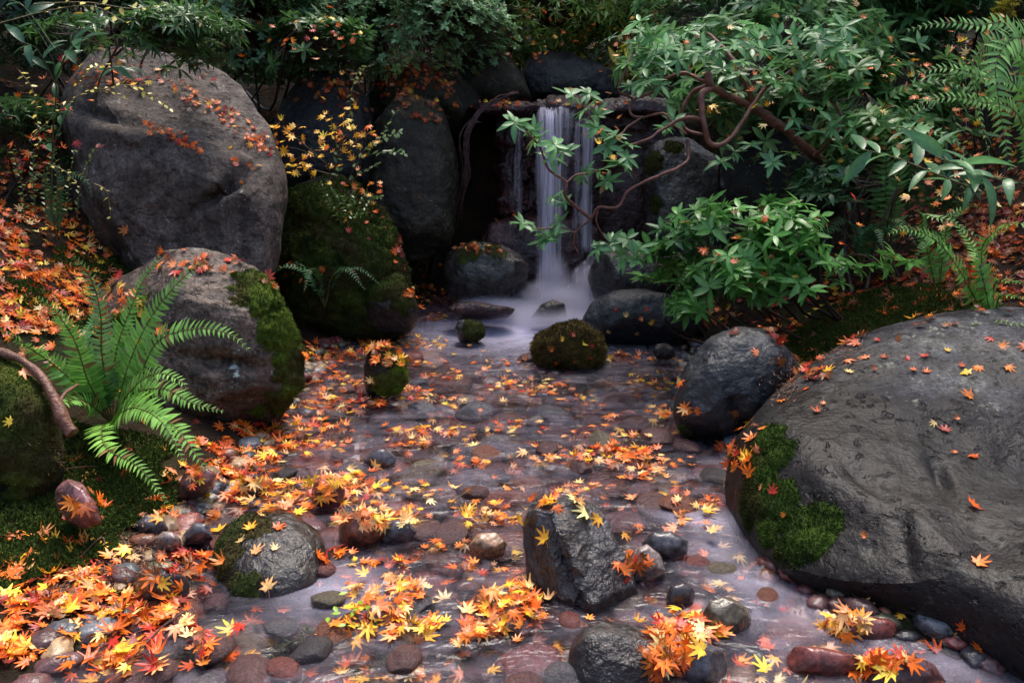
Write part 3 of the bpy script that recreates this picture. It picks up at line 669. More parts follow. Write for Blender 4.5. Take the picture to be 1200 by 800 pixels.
ground_moss([(955,400,.2),(1000,385,.25),(1060,375,.3),(930,440,.15),(1130,370,.3),(1180,365,.25),(905,480,.12),(900,520,.1)], 2, .013, (.035,.05,.01), (.09,.11,.02))

# ------------------------------------------------------------------ maple leaves
PAL = {'orange': (.72, .20, .025), 'deep orange': (.58, .115, .012), 'yellow': (.82, .50, .05), 'pale cream': (.80, .56, .27), 'salmon': (.74, .28, .14),
       'red': (.42, .035, .022), 'brown': (.22, .075, .022), 'dark red': (.20, .022, .018)}
def maple_template(kind, rg):
    lobes = [(90, 1.0), (90-37, .93), (90+37, .93), (90-76, .74), (90+76, .74), (90-118, .42), (90+118, .42)]
    lobes.sort(); pts = []
    for i, (a, L) in enumerate(lobes):
        a += rg.uniform(-4, 4); L *= rg.uniform(.88, 1.08); w = 12.5
        am = a
        pts += [(am - w * 1.1, .36 + .10 * L, 0), (am - w * .78, .62 * L, 0), (am - w*.30, .86 * L, 0), (am, L, 1), (am + w*.30, .86 * L, 0), (am + w * .78, .62 * L, 0), (am + w * 1.1, .36 + .10 * L, 0)]
        if i < 6: pts.append(((a + lobes[i + 1][0]) / 2, .30 + .05 * L, 0))
    pts.append((-90, .10, 0))
    P = np.array([[r * math.cos(R(a)), r * math.sin(R(a)), 0] for a, r, _ in pts])
    tip = np.array([min(1, r) for a, r, _ in pts])
    V = np.concatenate([[[0, 0, 0]], P * .5, P]); nP = len(P)
    tipv = np.concatenate([[0], tip * .5, tip])
    T = [(0, 1 + i, 1 + (i + 1) % nP) for i in range(nP)]
    Q = [(1 + i, 1 + nP + i, 1 + nP + (i + 1) % nP, 1 + (i + 1) % nP) for i in range(nP)]
    r2 = (V[:, :2] ** 2).sum(1)
    curl, bend, tw = {0: (.05, .06, .0), 1: (-.22, .10, .1), 2: (.28, -.12, .1), 3: (-.10, .35, .0), 4: (.12, .2, -.25), 5: (-.35, 0, .2), 6: (-.55, .5, .3), 7: (.45, .7, -.2)}[kind]
    V[:, 2] = curl * r2 + bend * V[:, 0] ** 2 * 1.2 + tw * V[:, 0] * V[:, 1] + .04 * fbm(V + kind * 3, 3, 2, kind)
    # petiole
    pt = crom([(0, 0, 0), (.02, -.35, .05), (.10 * rg.uniform(-1, 1), -.85, .16)], 4)
    tv, tt, tq = tube(pt, np.linspace(.016, .011, len(pt)), 4)
    return V, np.array(T), np.array(Q), tipv, (tv, tt, tq)
MT = [maple_template(k, np.random.default_rng(40 + k * 5 + j)) for k in range(8) for j in range(2)]

def frame(N, ang):
    N = nrm(N); ref = np.where(np.abs(N[:, 2:3]) < .9, [[0, 0, 1.0]], [[1.0, 0, 0]]); A = nrm(np.cross(ref, N)); B = np.cross(N, A)
    X = A * np.cos(ang)[:, None] + B * np.sin(ang)[:, None]; Yv = np.cross(N, X)
    return np.stack([X, Yv, N], -1)     # columns

LEAVES = []   # pos, normal, angle, size, colour key, template, place, zone
def leafcol(key, tip, rg):
    c = np.array(PAL[key]) * rg.uniform(.75, 1.35) * [1.12, 1.0, .8]; c2 = c * [1.0, .62, .5] if rg.random() < .6 else c * [1.05, 1.25, 1.2]
    return (c[None] * (1 - tip[:, None]) + np.clip(c2, 0, 1)[None] * tip[:, None]) * rg.uniform(.78, 1.18, (len(tip), 1))
PW = {'warm': dict(orange=.28, **{'deep orange': .24, 'yellow': .14, 'pale cream': .07, 'salmon': .07, 'red': .06, 'brown': .10, 'dark red': .03}),
      'bright': dict(orange=.36, **{'yellow': .28, 'pale cream': .16, 'deep orange': .10, 'salmon': .08, 'red': .02}),
      'pale': dict(orange=.26, **{'yellow': .18, 'pale cream': .32, 'salmon': .20, 'brown': .04}),
      'dark': dict(brown=.44, **{'deep orange': .22, 'orange': .10, 'dark red': .12, 'yellow': .05, 'red': .07}),
      'reddish': dict(red=.28, **{'deep orange': .24, 'orange': .2, 'brown': .12, 'salmon': .10, 'dark red': .06})}
def addleaf(p, no, size, key, place, lift=.004, tilt=.25, ang=None, tmpl=None):
    n = nrm(no + np.random.default_rng(len(LEAVES)).normal(size=3) * tilt)
    if n[2] < -.2: n = -n
    LEAVES.append((p + nrm(no) * lift, n, RNG.uniform(0, 6.283) if ang is None else ang, size, key, RNG.integers(len(MT)) if tmpl is None else tmpl, place))
def zone(px, py, rx, ry, n, pal='warm', size=.036, place=None, pile=.02, onwater=None, rot=0, avoid=()):
    w = PW[pal]; a = R(rot)
    for _ in range(n):
        r = math.sqrt(random.random()) if n > 6 else random.random(); t = random.uniform(0, 6.283)
        r = r if random.random() < .8 else r * 1.35
        dx, dy = r * math.cos(t) * rx, r * math.sin(t) * ry
        x, y = px + dx * math.cos(a) - dy * math.sin(a), py + dx * math.sin(a) + dy * math.cos(a)
        h = cast(x, y)
        if h is None: continue
        p, no, pl = h
        if no[2] < .15: continue
        key = random.choices(list(w), list(w.values()))[0]
        sz = size * random.uniform(.6, 1.25)
        if pl == 'water' or p[2] < .02:
            lift = random.choice([-.014, -.008, .001, .004, .01, .018]) + random.uniform(0, pile * .5); tilt = .10 + .12 * (pile > .01)
            nm = place or 'on the water'
        else:
            lift = .007 + random.uniform(0, pile * .6); tilt = .30; nm = pl if (pl and not (pl.startswith('on the stream') and place)) else (place or 'on the bank')
        addleaf(p, no, sz, key, nm, lift, tilt)

# explicit single leaves: px, py, diameter px, colour, angle
SING = [(640,632,30,'yellow',1.2),(686,603,44,'pale cream',.3),(700,607,26,'yellow',2.),(678,588,22,'pale cream',4),(722,660,20,'orange',3),(690,726,18,'orange',1),(712,728,16,'salmon',2),
 (672,580,18,'orange',5),(655,577,16,'yellow',1),(1145,661,30,'orange',.2),(1015,630,13,'orange',1),(1141,536,24,'deep orange',2),(1107,505,20,'red',1),(1095,496,14,'pale cream',2),(1137,465,24,'orange',1),
 (1147,431,22,'orange',3),(1133,438,24,'yellow',2),(1128,430,12,'deep orange',2),(1180,431,20,'orange',4),(1084,417,16,'red',4),(1086,437,14,'deep orange',1),(1072,434,12,'deep orange',3),(1065,421,14,'red',2),(1110,412,12,'yellow',1),
 (1162,398,16,'red',3),(1026,434,10,'orange',3),(1122,490,10,'salmon',2),(995,437,16,'pale cream',1),(992,424,20,'salmon',0),(1015,420,20,'salmon',2),(1036,420,14,'deep orange',1),(969,436,22,'yellow',.5),
 (958,484,18,'deep orange',2),(966,474,9,'orange',2),(1120,531,8,'orange',2),(906,577,20,'red',.2),(893,573,12,'salmon',1),(850,568,22,'pale cream',1.3),(946,456,12,'deep orange',2),
 (887,414,16,'salmon',1),(930,433,16,'salmon',2),(928,446,20,'orange',1),(920,604,7,'orange',1),(300,648,26,'salmon',.4),(325,620,24,'deep orange',1),(294,620,24,'yellow',2),(283,635,18,'pale cream',1),(258,622,34,'yellow',2.6),
 (315,688,30,'pale cream',.5),(322,644,16,'pale cream',2),(308,606,14,'pale cream',4),(200,698,22,'yellow',1),(112,727,34,'yellow',.2),(66,648,26,'yellow',2),(38,646,22,'yellow',1),(70,632,24,'deep orange',2),
 (575,762,0,'yellow',0),(985,733,36,'pale cream',2),(1000,722,30,'orange',1),(1095,730,26,'orange',2.2),(1130,735,22,'deep orange',1),(1148,758,24,'orange',.2),(1057,724,20,'yellow',2),(1012,703,30,'pale cream',1.9),
 (1040,775,28,'orange',2),(1030,770,24,'salmon',1),(605,752,20,'orange',1),(420,546,0,'pale cream',1),(660,398,12,'yellow',1),(672,392,11,'red',2),(683,402,12,'yellow',2),(648,410,11,'orange',1),(652,424,12,'deep orange',3),(672,424,12,'orange',1),(695,404,10,'red',2),(690,418,8,'red',2),
 (735,370,10,'pale cream',1),(752,372,9,'salmon',2),(722,362,9,'red',3),(712,388,9,'pale cream',1),(745,390,9,'pale cream',2),(765,378,12,'yellow',1),(758,362,9,'red',2),
 (875,500,24,'yellow',1),(882,515,26,'orange',2),(872,538,30,'yellow',.4),(888,528,22,'salmon',2),(878,493,18,'yellow',3),(861,520,20,'deep orange',2),(893,503,18,'orange',1),
 (440,545,26,'pale cream',1),(650,472,0,'yellow',1),(720,490,0,'yellow',0),(185,622,0,'salmon',0),(156,618,20,'pale cream',1),(88,295,0,'yellow',0),(90,372,22,'pale cream',1),(65,425,28,'brown',1),(100,388,22,'red',1),(195,150,0,'red',1),
 (192,156,14,'orange',2),(205,160,12,'deep orange',1),(215,168,14,'orange',3),(228,170,18,'deep orange',1),(236,176,14,'orange',2),(18,462,0,'orange',1),(60,592,18,'orange',.2)]
for px, py, dia, key, ang in SING:
    if not dia: continue
    h = cast(px, py)
    if h is None: continue
    p, no, pl = h; dep = (p - CAMP) @ FW; size = min(max(dia / FPX * dep / 1.75, .016), .05)
    addleaf(p, no, size, key, 'in the stream' if pl == 'water' else (pl or 'on the bank'), .006, .12, ang)

Z = zone
Z(60,285,75,45,260,'warm',place='on the upper left bank'); Z(20,235,40,45,80,'dark',place='on the upper left bank'); Z(150,285,60,16,90,'bright',place='on the upper left bank'); Z(40,350,55,45,170,'warm',place='on the upper left bank')
Z(110,350,55,30,110,'warm',place='on the upper left bank'); Z(20,170,50,50,90,'dark',place='on the upper left bank'); Z(100,60,60,30,40,'dark'); Z(150,92,70,16,50,'dark',.028); Z(235,120,60,9,46,'warm',.026,rot=32); Z(290,158,40,10,36,'reddish',.026,rot=45); Z(200,158,34,5,26,'reddish',.028,rot=25); Z(300,180,30,30,26,'warm',.026)
Z(270,312,90,8,44,'reddish',place='on the bank'); Z(330,330,30,10,22,'reddish')
Z(100,410,80,30,40,'warm',place='under the fern'); Z(140,450,50,30,40,'dark',place='under the fern'); Z(90,560,40,20,24,'dark',place='under the fern')
Z(60,650,90,25,60,'bright',place='in the lower left leaf bank'); Z(50,690,80,30,90,'warm',place='in the lower left leaf bank'); Z(140,700,90,30,110,'warm',place='in the lower left leaf bank'); Z(60,750,120,45,120,'warm',place='in the bottom left corner drift')
Z(170,750,90,35,76,'warm',place='in the bottom left corner drift'); Z(215,660,40,12,36,'reddish',place='beside the dark squarish stone'); Z(200,600,60,14,34,'warm',place='at the left water edge'); Z(100,610,40,22,30,'warm',place='at the left water edge')
Z(210,560,50,14,24,'warm',place='at the left water edge')
Z(300,525,60,18,110,'warm',place='in the long left drift'); Z(335,580,70,18,130,'bright',place='in the long left drift'); Z(330,500,60,12,90,'warm',place='in the long left drift'); Z(270,555,50,14,60,'warm',place='in the long left drift')
Z(400,475,55,9,60,'warm',place='in the upper left drift'); Z(380,440,30,30,80,'warm',place='in the upper left drift'); Z(410,412,60,12,90,'warm',place='in the upper left drift'); Z(470,403,55,8,90,'bright',place='in the upper left drift')
Z(480,462,32,8,50,'warm',place='beside the upright mossy stone'); Z(480,425,30,5,20,'bright',place='beside the upright mossy stone'); Z(420,572,30,16,50,'bright',place='in midstream'); Z(450,608,45,9,56,'pale',place='in midstream')
Z(510,505,55,5,40,'bright',place='in midstream'); Z(620,453,45,10,50,'pale',place='in midstream'); Z(600,455,20,6,14,'reddish',place='in midstream'); Z(555,475,40,6,14,'pale',place='in midstream')
Z(715,533,52,10,90,'warm',place='in the midstream drift at right'); Z(735,545,60,8,30,'pale',place='in the midstream drift at right'); Z(790,485,30,8,34,'pale',place='near the smooth black boulder'); Z(770,448,35,8,34,'bright',place='near the smooth black boulder'); Z(740,420,50,5,26,'pale',place='near the smooth black boulder')
Z(715,495,16,8,8,'bright',place='in midstream'); Z(505,372,30,5,30,'warm'); Z(500,345,25,12,60,'warm',.035); Z(560,292,40,4,24,'dark'); Z(560,255,50,8,20,'dark')
Z(868,515,22,34,40,'warm',place='in the pile by the moss at right'); Z(600,708,34,18,60,'bright',.034,place='in the bright pile beside the angular stone',pile=.05); Z(455,700,50,20,50,'pale',place='in the lower midstream drift'); Z(440,735,60,14,40,'warm',place='in the lower midstream drift'); Z(540,735,60,14,46,'bright',place='in the lower midstream drift')
Z(580,610,35,7,18,'pale',place='in midstream'); Z(560,590,60,14,16,'pale',place='in midstream'); Z(400,650,40,14,12,'warm',place='in midstream'); Z(650,590,30,6,8,'bright'); Z(745,665,16,14,16,'reddish',place='beside the angular stone')
Z(805,738,45,18,70,'bright',place='in the pile right of the domed stone'); Z(780,770,26,24,56,'warm',place='in the pile right of the domed stone'); Z(990,732,26,12,26,'salmon' if 0 else 'pale',place='on the red slab'); Z(1035,778,30,10,22,'warm',place='on the corner red slab')
Z(1120,745,50,10,10,'warm',place='at the foot of the great boulder',rot=25); Z(830,590,14,4,8,'warm',place='near the small cascade'); Z(790,600,60,30,16,'pale',place='in midstream'); Z(620,520,120,25,24,'pale',place='in midstream'); Z(560,420,60,20,16,'pale',place='in midstream')
for _ in range(760):
    px, py = random.uniform(250, 1150), random.uniform(400, 810); c = onz(px, py, -.02)
    if not (xl(c[1]) < c[0] < xr(c[1])): continue
    w = PW['pale' if random.random() < .5 else 'warm']; addleaf(np.array([c[0], c[1], -.02]), np.array([0, 0, 1.0]), .036 * random.uniform(.8, 1.2), random.choices(list(w), list(w.values()))[0], 'in the stream', random.uniform(-.03, .008), .15)
for (a_, b_, n_) in [(520,440,20),(610,500,26),(480,520,24),(680,470,20),(560,545,22),(640,540,20),(480,575,22),(520,640,18),(400,560,30),(760,560,20),(690,570,16),(560,670,14),(380,520,30),(740,510,20),(600,425,16),(430,450,24),(450,660,16),(820,610,8)]:
    Z(a_, b_, 30, 4.5, int(n_ * .75), random.choice(['pale', 'warm', 'bright']), .028, place='in midstream', pile=.006)
# right bank and hillside
Z(960,395,60,16,90,'dark',.034); Z(940,430,26,20,30,'reddish'); Z(1050,335,120,40,420,'dark',.034,place='on the right bank'); Z(880,380,60,14,34,'dark'); Z(1150,310,60,50,330,'dark',.034,place='on the right bank'); Z(1120,230,90,60,420,'dark',.034,place='on the right slope')
Z(1140,110,60,70,260,'warm',.034,place='on the right slope'); Z(1100,160,60,40,70,'dark'); Z(1180,40,40,40,50,'dark'); Z(830,370,30,14,34,'dark'); Z(850,345,30,20,30,'dark')
Z(490,95,50,22,70,'dark',.032); Z(560,122,50,5,40,'warm',.03); Z(660,122,60,4,16,'warm',.03); Z(440,90,90,30,150,'dark',.034); Z(500,120,40,25,60,'dark'); Z(420,110,60,20,60,'dark'); Z(480,300,30,20,40,'dark'); Z(440,250,60,40,20,'dark',.03); Z(900,230,60,40,12,'warm',.03)
# sparse litter over all of the banks so that it also holds from the side
for _ in range(2600):
    x, y = random.uniform(-4.2, 4.4), random.uniform(.4, 8.5)
    if xl(y) - .02 < x < xr(y) + .02 and y < 6.3: continue
    h = drop(x, y)
    if h is None or h[1][2] < .3: continue
    big = h[2] is not None
    if big and random.random() < .8: continue
    w = PW['dark' if y > 3 else 'warm']; addleaf(h[0], h[1], .035 * random.uniform(.7, 1.2), random.choices(list(w), list(w.values()))[0], h[2] or ('on the left bank' if x < 0 else 'on the right bank'), .004 + random.uniform(0, .015), .35)

# ------------------------------------------------------------------ plants
def lance(w=.17, curl=-.18, fold=.05, n=6, peak=.8, cup=0):
    t = np.linspace(0, 1, n); wd = w * np.sin(math.pi * np.clip(t, .02, .985) ** peak) ** .8
    z = curl * t ** 2 + cup * t * (1 - t)
    V = []
    for a, b, c in zip(t, wd, z): V += [(a, -b, c + fold * b / w), (a, 0, c), (a, b, c + fold * b / w)]
    Q = []
    for i in range(n - 1):
        k = i * 3; Q += [(k, k + 3, k + 4, k + 1), (k + 1, k + 4, k + 5, k + 2)]
    shade = np.tile([1.0, 1.35, 1.0], n)
    return np.array(V, float), np.array(Q), shade
LT = {'rhodo': [lance(.17, c, .04, 6, .85) for c in (-.12, -.25, -.38, .02)], 'small': [lance(.27, c, .05, 4, .8) for c in (-.1, .05)],
      'big': [lance(.15, c, .05, 8, .8, .1) for c in (-.25, -.4, -.1)], 'pinna': [lance(.17, -.16, .03, 5, .45)], 'long': [lance(.11, c, .03, 6, .8) for c in (-.2, -.35)]}
def put(mb, tm, P, X, N, L, C):
    """instances of one leaf template; X along the leaf, N its face"""
    V, Q, sh = tm; X = nrm(X); Yv = nrm(np.cross(N, X)); Zv = np.cross(X, Yv); n = len(P)
    B = np.stack([X, Yv, Zv], 1)
    W = np.einsum('vk,nkj->nvj', V, B) * np.asarray(L).reshape(-1, 1, 1) + P[:, None]
    CC = np.clip(C[:, None, :] * sh[None, :, None], 0, 1)
    q = (Q[None] + (np.arange(n) * len(V))[:, None, None]).reshape(-1, 4)
    mb.add(W.reshape(-1, 3), None, q, CC.reshape(-1, 3))
def whorls(mb, pos, axis, L, kind='rhodo', nl=(6, 9), col=(.045, .12, .05), col2=(.09, .19, .08), droop=.1, rg=RNG, yellow=0.0):
    for p, a, l in zip(pos, axis, L):
        n = rg.integers(nl[0], nl[1] + 1); a = nrm(a); ref = np.array([0, 0, 1.0]) if abs(a[2]) < .9 else np.array([1.0, 0, 0])
        A = nrm(np.cross(a, ref)); B = np.cross(a, A); an = rg.uniform(0, 6.28) + np.arange(n) * 2.4 + rg.uniform(-.25, .25, n)
        el = rg.uniform(-.15, .55, n) - droop
        X = (np.cos(an)[:, None] * A + np.sin(an)[:, None] * B) * np.cos(el)[:, None] + a * np.sin(el)[:, None]
        N = nrm(a * np.cos(el)[:, None] - (np.cos(an)[:, None] * A + np.sin(an)[:, None] * B) * np.sin(el)[:, None] + rg.normal(size=(n, 3)) * .18)
        c = np.array(col) + (np.array(col2) - np.array(col)) * rg.random((n, 1)); c = c * rg.uniform(.8, 1.35) * [1.25, 1.28, .95]
        if rg.random() < .06: c[0] = (.16, .10, .03)
        if yellow and rg.random() < yellow: c[rg.integers(n)] = (.35, .25, .03)
        tms = LT[kind]; pick = rg.integers(len(tms), size=n); ls = l * rg.uniform(.65, 1.12, n)
        for k in range(len(tms)):
            m = pick == k
            if m.any(): put(mb, tms[k], p + X[m] * l * .04, X[m], N[m], ls[m], c[m])
def twig_to(mb, a, b, r0, r1, sag=.1, col=(.10, .05, .03), sides=5, rg=RNG):
    m = (np.asarray(a) + b) / 2 + rg.normal(size=3) * np.linalg.norm(np.asarray(b) - a) * .12 + [0, 0, -sag * np.linalg.norm(np.asarray(b) - a)]
    P = crom([a, m, b], 4); v, t, q = tube(P, np.linspace(r0, r1, len(P)), sides); mb.add(v, t, q, np.array(col) * rg.uniform(.7, 1.3))

BRK = (.16, .065, .045)
def shrub(name, label, cat, c, rad, base, nw, L, kind='rhodo', col=(.03, .085, .035), col2=(.07, .15, .06), seed=0, hubs=14, nl=(6, 9), shell=.55, bcol=(.07, .035, .022), rb=.02, group=None, yellow=.04, face=.35, trunkname='branch', clumps=0):
    rg = np.random.default_rng(seed); c = np.array(c); base = np.array(base, float); rad = np.array(rad)
    root = thing(name, label, cat, base, group)
    U = nrm(rg.normal(size=(nw * 3, 3))); U[:, 2] = np.abs(U[:, 2]) * np.where(rg.random(nw * 3) < .72, 1, -1)
    r = shell + (1 - shell) * rg.random(nw * 3) ** .6; P = c + U * r[:, None] * rad
    P = P + rad * .18 * np.stack([vnoise(P * 2.2, 1 + seed), vnoise(P * 2.2, 2 + seed), vnoise(P * 2.2, 3 + seed)], -1)
    if clumps:
        g = nrm(rg.normal(size=(clumps, 3))) * rg.uniform(.35, 1.0, (clumps, 1)); g[:, 2] = g[:, 2] * .9; g = c + g * rad; gi = rg.integers(clumps, size=nw * 2)
        P = g[gi] + rg.normal(size=(nw * 2, 3)) * rad.mean() * [.30, .26, .10]; U = nrm(P - c)
    k = fbm(P, 2.6, 2, seed) > -.12; P = P[k][:nw]; U = U[k][:nw]
    P = P[P[:, 2] > ground_z(P[:, 0], P[:, 1]) + .03]; U = U[:len(P)]
    U = nrm(P - c)
    toc = nrm(CAMP - c); ax = nrm(U * .45 + [0, 0, .75] + toc * face * 0 + rg.normal(size=P.shape) * .3)
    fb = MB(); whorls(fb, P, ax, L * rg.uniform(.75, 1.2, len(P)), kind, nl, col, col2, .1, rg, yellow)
    bb = MB(); H = c + nrm(rg.normal(size=(hubs, 3))) * rad * rg.uniform(.2, .6, (hubs, 1))
    fork = base * .35 + c * .65
    for h in H[:6]:
        twig_to(bb, base + rg.normal(size=3) * [.15, .15, .02], h, min(rb, .012), rb * .4, .05, np.array(bcol) * .5, 7, rg)
    d = np.linalg.norm(P[:, None] - H[None], axis=2).argmin(1)
    for p, k in zip(P, d): twig_to(bb, H[k], p, min(rb * .2, .003), .0014, .05, np.array(bcol) * .6, 3, rg)
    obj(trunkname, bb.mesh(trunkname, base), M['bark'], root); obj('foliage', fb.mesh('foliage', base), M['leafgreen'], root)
    return root

def gb(px, py, Y):   # a point on the ground below a picture position at a given distance
    p = at(px, py, Y); p[2] = float(ground_z(p[0:1], p[1:2])[0]); return p
def blob(name, label, cat, px, py, Y, rx, ry, dy, nw, L, basepx=None, base3=None, **k):
    c = at(px, py, Y); s = Y / FPX
    b = gb(*(basepx or (px, py)), Y + dy * .3)
    b[2] = min(b[2], c[2] - .05)
    if base3 is not None: b = base3
    return shrub(name, label, cat, c, (rx * s, dy, ry * s), b, nw, L, **k)

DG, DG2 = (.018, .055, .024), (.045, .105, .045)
# backdrop shrubs
blob('fine_leaved_shrub', 'dense fine leaved blue green shrub above the huge granite boulder', 'shrub', 290, 30, 6.0, 150, 60, .7, 2800, .042, kind='small', col=(.09,.16,.11), col2=(.18,.30,.21), seed=31, nl=(5, 8), rb=.015)
blob('fine_leaved_shrub', 'dense fine leaved shrub with scattered orange leaves at the top, left of centre', 'shrub', 470, 26, 6.3, 125, 58, .8, 2800, .042, kind='small', col=(.09,.17,.10), col2=(.19,.31,.18), seed=32, nl=(5, 8), rb=.015)
blob('evergreen_shrub', 'overhanging evergreen spray with narrow leaves and caught orange leaves', 'shrub', 350, 50, 5.4, 75, 30, .35, 110, .085, base3=gb(270, 60, 7.2), seed=33, col=(.03,.075,.025), col2=(.07,.14,.05), hubs=4, kind='rhodo')
blob('broad_shrub', 'green shrub with yellowing leaves at top centre above the back rocks', 'shrub', 620, 6, 7.2, 125, 62, .6, 2200, .08, seed=34, col=(.09,.16,.05), col2=(.20,.28,.07), kind='long', yellow=.4)
blob('yellowing_shrub', 'small leaved yellow green shrub at top right of centre', 'shrub', 735, 20, 7.9, 85, 60, .6, 1300, .045, seed=35, kind='small', col=(.08,.10,.02), col2=(.25,.24,.04), yellow=.4, nl=(4, 6))
blob('yellow_sprig_bush', 'low yellow green bush beside the rock above the waterfall lip', 'shrub', 740, 78, 6.6, 28, 26, .25, 110, .040, seed=36, kind='small', col=(.12,.13,.02), col2=(.3,.28,.04), nl=(4, 6), rb=.008)
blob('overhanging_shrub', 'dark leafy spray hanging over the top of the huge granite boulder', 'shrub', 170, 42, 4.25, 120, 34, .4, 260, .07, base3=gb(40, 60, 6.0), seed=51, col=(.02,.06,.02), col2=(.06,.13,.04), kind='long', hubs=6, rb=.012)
blob('overhanging_shrub', 'dense leafy shrub at the top edge directly behind the huge granite boulder', 'shrub', 190, -50, 5.5, 190, 62, .5, 620, .08, base3=gb(120, 60, 6.3), seed=52, col=(.04,.09,.04), col2=(.11,.19,.08), kind='long', hubs=6, rb=.012)  # added mostly out of view so its shadow falls on the boulder top
blob('rhododendron_bush', 'large rhododendron mass spreading over the thick bare branch at upper right', 'shrub', 880, 70, 5.0, 135, 75, .5, 420, .10, clumps=22, basepx=(960, 190), seed=37, col=(.055,.13,.06), col2=(.12,.22,.10), rb=.02)
blob('rhododendron_bush', 'rhododendron mass at the right, left of the tall fern fronds', 'shrub', 1010, 120, 4.5, 115, 80, .5, 380, .095, clumps=20, basepx=(1010, 230), seed=38, col=(.055,.14,.05), col2=(.12,.22,.09), rb=.018)
blob('rhododendron_bush', 'farther rhododendron mass along the top edge right of centre', 'shrub', 960, 20, 5.9, 200, 60, .5, 560, .11, seed=39, col=(.05,.12,.055), col2=(.11,.21,.10), rb=.02)
blob('dark_shrub', 'dark green shrub in the top right corner behind the ferns', 'shrub', 1120, 20, 6.2, 120, 70, .6, 520, .09, seed=40, col=DG, col2=(.06,.12,.04), kind='long', yellow=.2)
blob('yellow_leaved_bush', 'small yellow leaved bush in the top right corner', 'shrub', 1188, 22, 4.8, 24, 26, .2, 90, .045, seed=41, kind='small', col=(.2,.17,.02), col2=(.4,.33,.05), nl=(3, 5), rb=.006)
blob('underbrush', 'low dark green underbrush below the large leaved sprig at right', 'shrub', 1040, 215, 4.0, 100, 32, .35, 150, .07, seed=42, kind='rhodo', col=(.02,.06,.025), col2=(.05,.11,.045), rb=.01)
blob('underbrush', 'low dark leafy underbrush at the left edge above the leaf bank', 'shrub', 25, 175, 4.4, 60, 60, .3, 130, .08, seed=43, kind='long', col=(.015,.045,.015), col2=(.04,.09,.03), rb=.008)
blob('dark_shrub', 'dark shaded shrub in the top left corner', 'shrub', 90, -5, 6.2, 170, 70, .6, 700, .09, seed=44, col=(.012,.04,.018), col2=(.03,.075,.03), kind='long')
blob('rhododendron_bush', 'bright leaved rhododendron leaning over the right bank above the smooth black boulder', 'shrub', 895, 295, 3.75, 128, 72, .34, 190, .088, clumps=17, basepx=(960, 370), seed=45, col=(.06,.17,.045), col2=(.11,.26,.08), rb=.010, shell=.15)
blob('rhododendron_bush', 'low spray of rhododendron above the black boulder right of the foam', 'shrub', 800, 290, 4.1, 60, 40, .22, 50, .085, basepx=(900, 340), seed=46, clumps=6, col=(.045,.13,.05), col2=(.08,.2,.08), rb=.008, shell=.3)

blob('rhododendron_bush', 'lowest rhododendron spray hanging beside the smooth black boulder', 'shrub', 800, 335, 3.85, 62, 30, .2, 34, .085, basepx=(900, 360), seed=53, col=(.06,.17,.045), col2=(.11,.26,.08), rb=.008, clumps=5)

# the crooked rhododendron: branches traced at their own distances
rt = gb(985, 235, 4.5)
tree = thing('rhododendron_tree', 'crooked rhododendron with bare red brown limbs reaching left in front of the waterfall', 'shrub', rt)
def limb(pts, r0, r1, parent=tree, col=(.15, .055, .038), wob=.25, sides=9, name='branch', base=rt, mat='bark'):
    P = np.array([at(a, b, c) for a, b, c in pts]); P = crom(P, 8); P = P + .006 * np.stack([vnoise(P * 14, 5), vnoise(P * 14, 6), vnoise(P * 14, 7)], -1)
    v, t, q = tube(P, np.linspace(r0, r1, len(P)), sides, wob, int(pts[0][0]))
    C = np.array(col) * (1 + .5 * fbm(v, 25, 3, 4))[:, None]
    mb = MB(); mb.add(v, t, q, C); return obj(name, mb.mesh(name, base), M[mat], parent)
limb([(1000,215,4.4),(955,182,4.25),(920,152,4.15),(885,128,4.1),(850,110,4.05),(833,100,4.0),(829,84,4.0)], .026, .015, wob=.5)
limb([(835,102,4.0),(823,110,3.95),(822,128,3.92),(826,150,3.9),(832,168,3.9),(846,170,3.9),(862,155,3.92),(880,128,3.98),(896,104,4.05),(915,92,4.1)], .016, .009)
limb([(832,98,4.0),(812,108,4.05),(800,130,4.05),(803,150,4.05),(822,158,4.0)], .012, .007)
limb([(833,95,4.0),(815,92,4.0),(800,85,4.05),(780,92,4.1),(765,108,4.1),(742,118,4.12),(738,133,4.1),(752,138,4.05),(778,132,4.0),(790,145,3.98),(805,158,3.95)], .009, .005)
limb([(822,140,3.92),(800,140,3.9),(780,150,3.88),(760,162,3.85),(735,172,3.85)], .010, .006)
limb([(806,165,3.95),(808,185,3.9),(795,196,3.86),(775,205,3.82),(755,214,3.8),(735,226,3.78),(723,243,3.76),(702,243,3.75),(692,257,3.75),(676,270,3.74),(673,285,3.74),(678,296,3.74)], .009, .0045)
limb([(690,255,3.75),(672,240,3.72),(662,228,3.7),(664,214,3.7),(650,203,3.7),(642,196,3.7),(632,172,3.7),(612,150,3.7),(603,143,3.7)], .008, .0035)
limb([(664,214,3.7),(678,205,3.72),(700,200,3.74),(722,190,3.78)], .005, .003)
limb([(702,243,3.75),(700,262,3.75),(715,285,3.78),(735,292,3.8)], .004, .003); limb([(676,272,3.74),(655,268,3.72),(630,268,3.7),(612,262,3.7)], .004, .003)
limb([(752,138,4.05),(735,150,3.95),(722,160,3.9),(700,150,3.88),(680,120,3.88),(672,112,3.88)], .006, .003)
limb([(742,118,4.12),(725,105,4.1),(735,80,4.1),(745,55,4.2)], .008, .004); limb([(885,128,4.1),(870,90,4.1),(850,60,4.2),(830,40,4.4)], .014, .007)
limb([(915,92,4.1),(940,75,4.2),(970,60,4.3)], .010, .006); limb([(955,182,4.2),(975,160,4.1),(985,135,4.1),(965,108,4.2)], .010, .006)
fb = MB(); rg = np.random.default_rng(5)
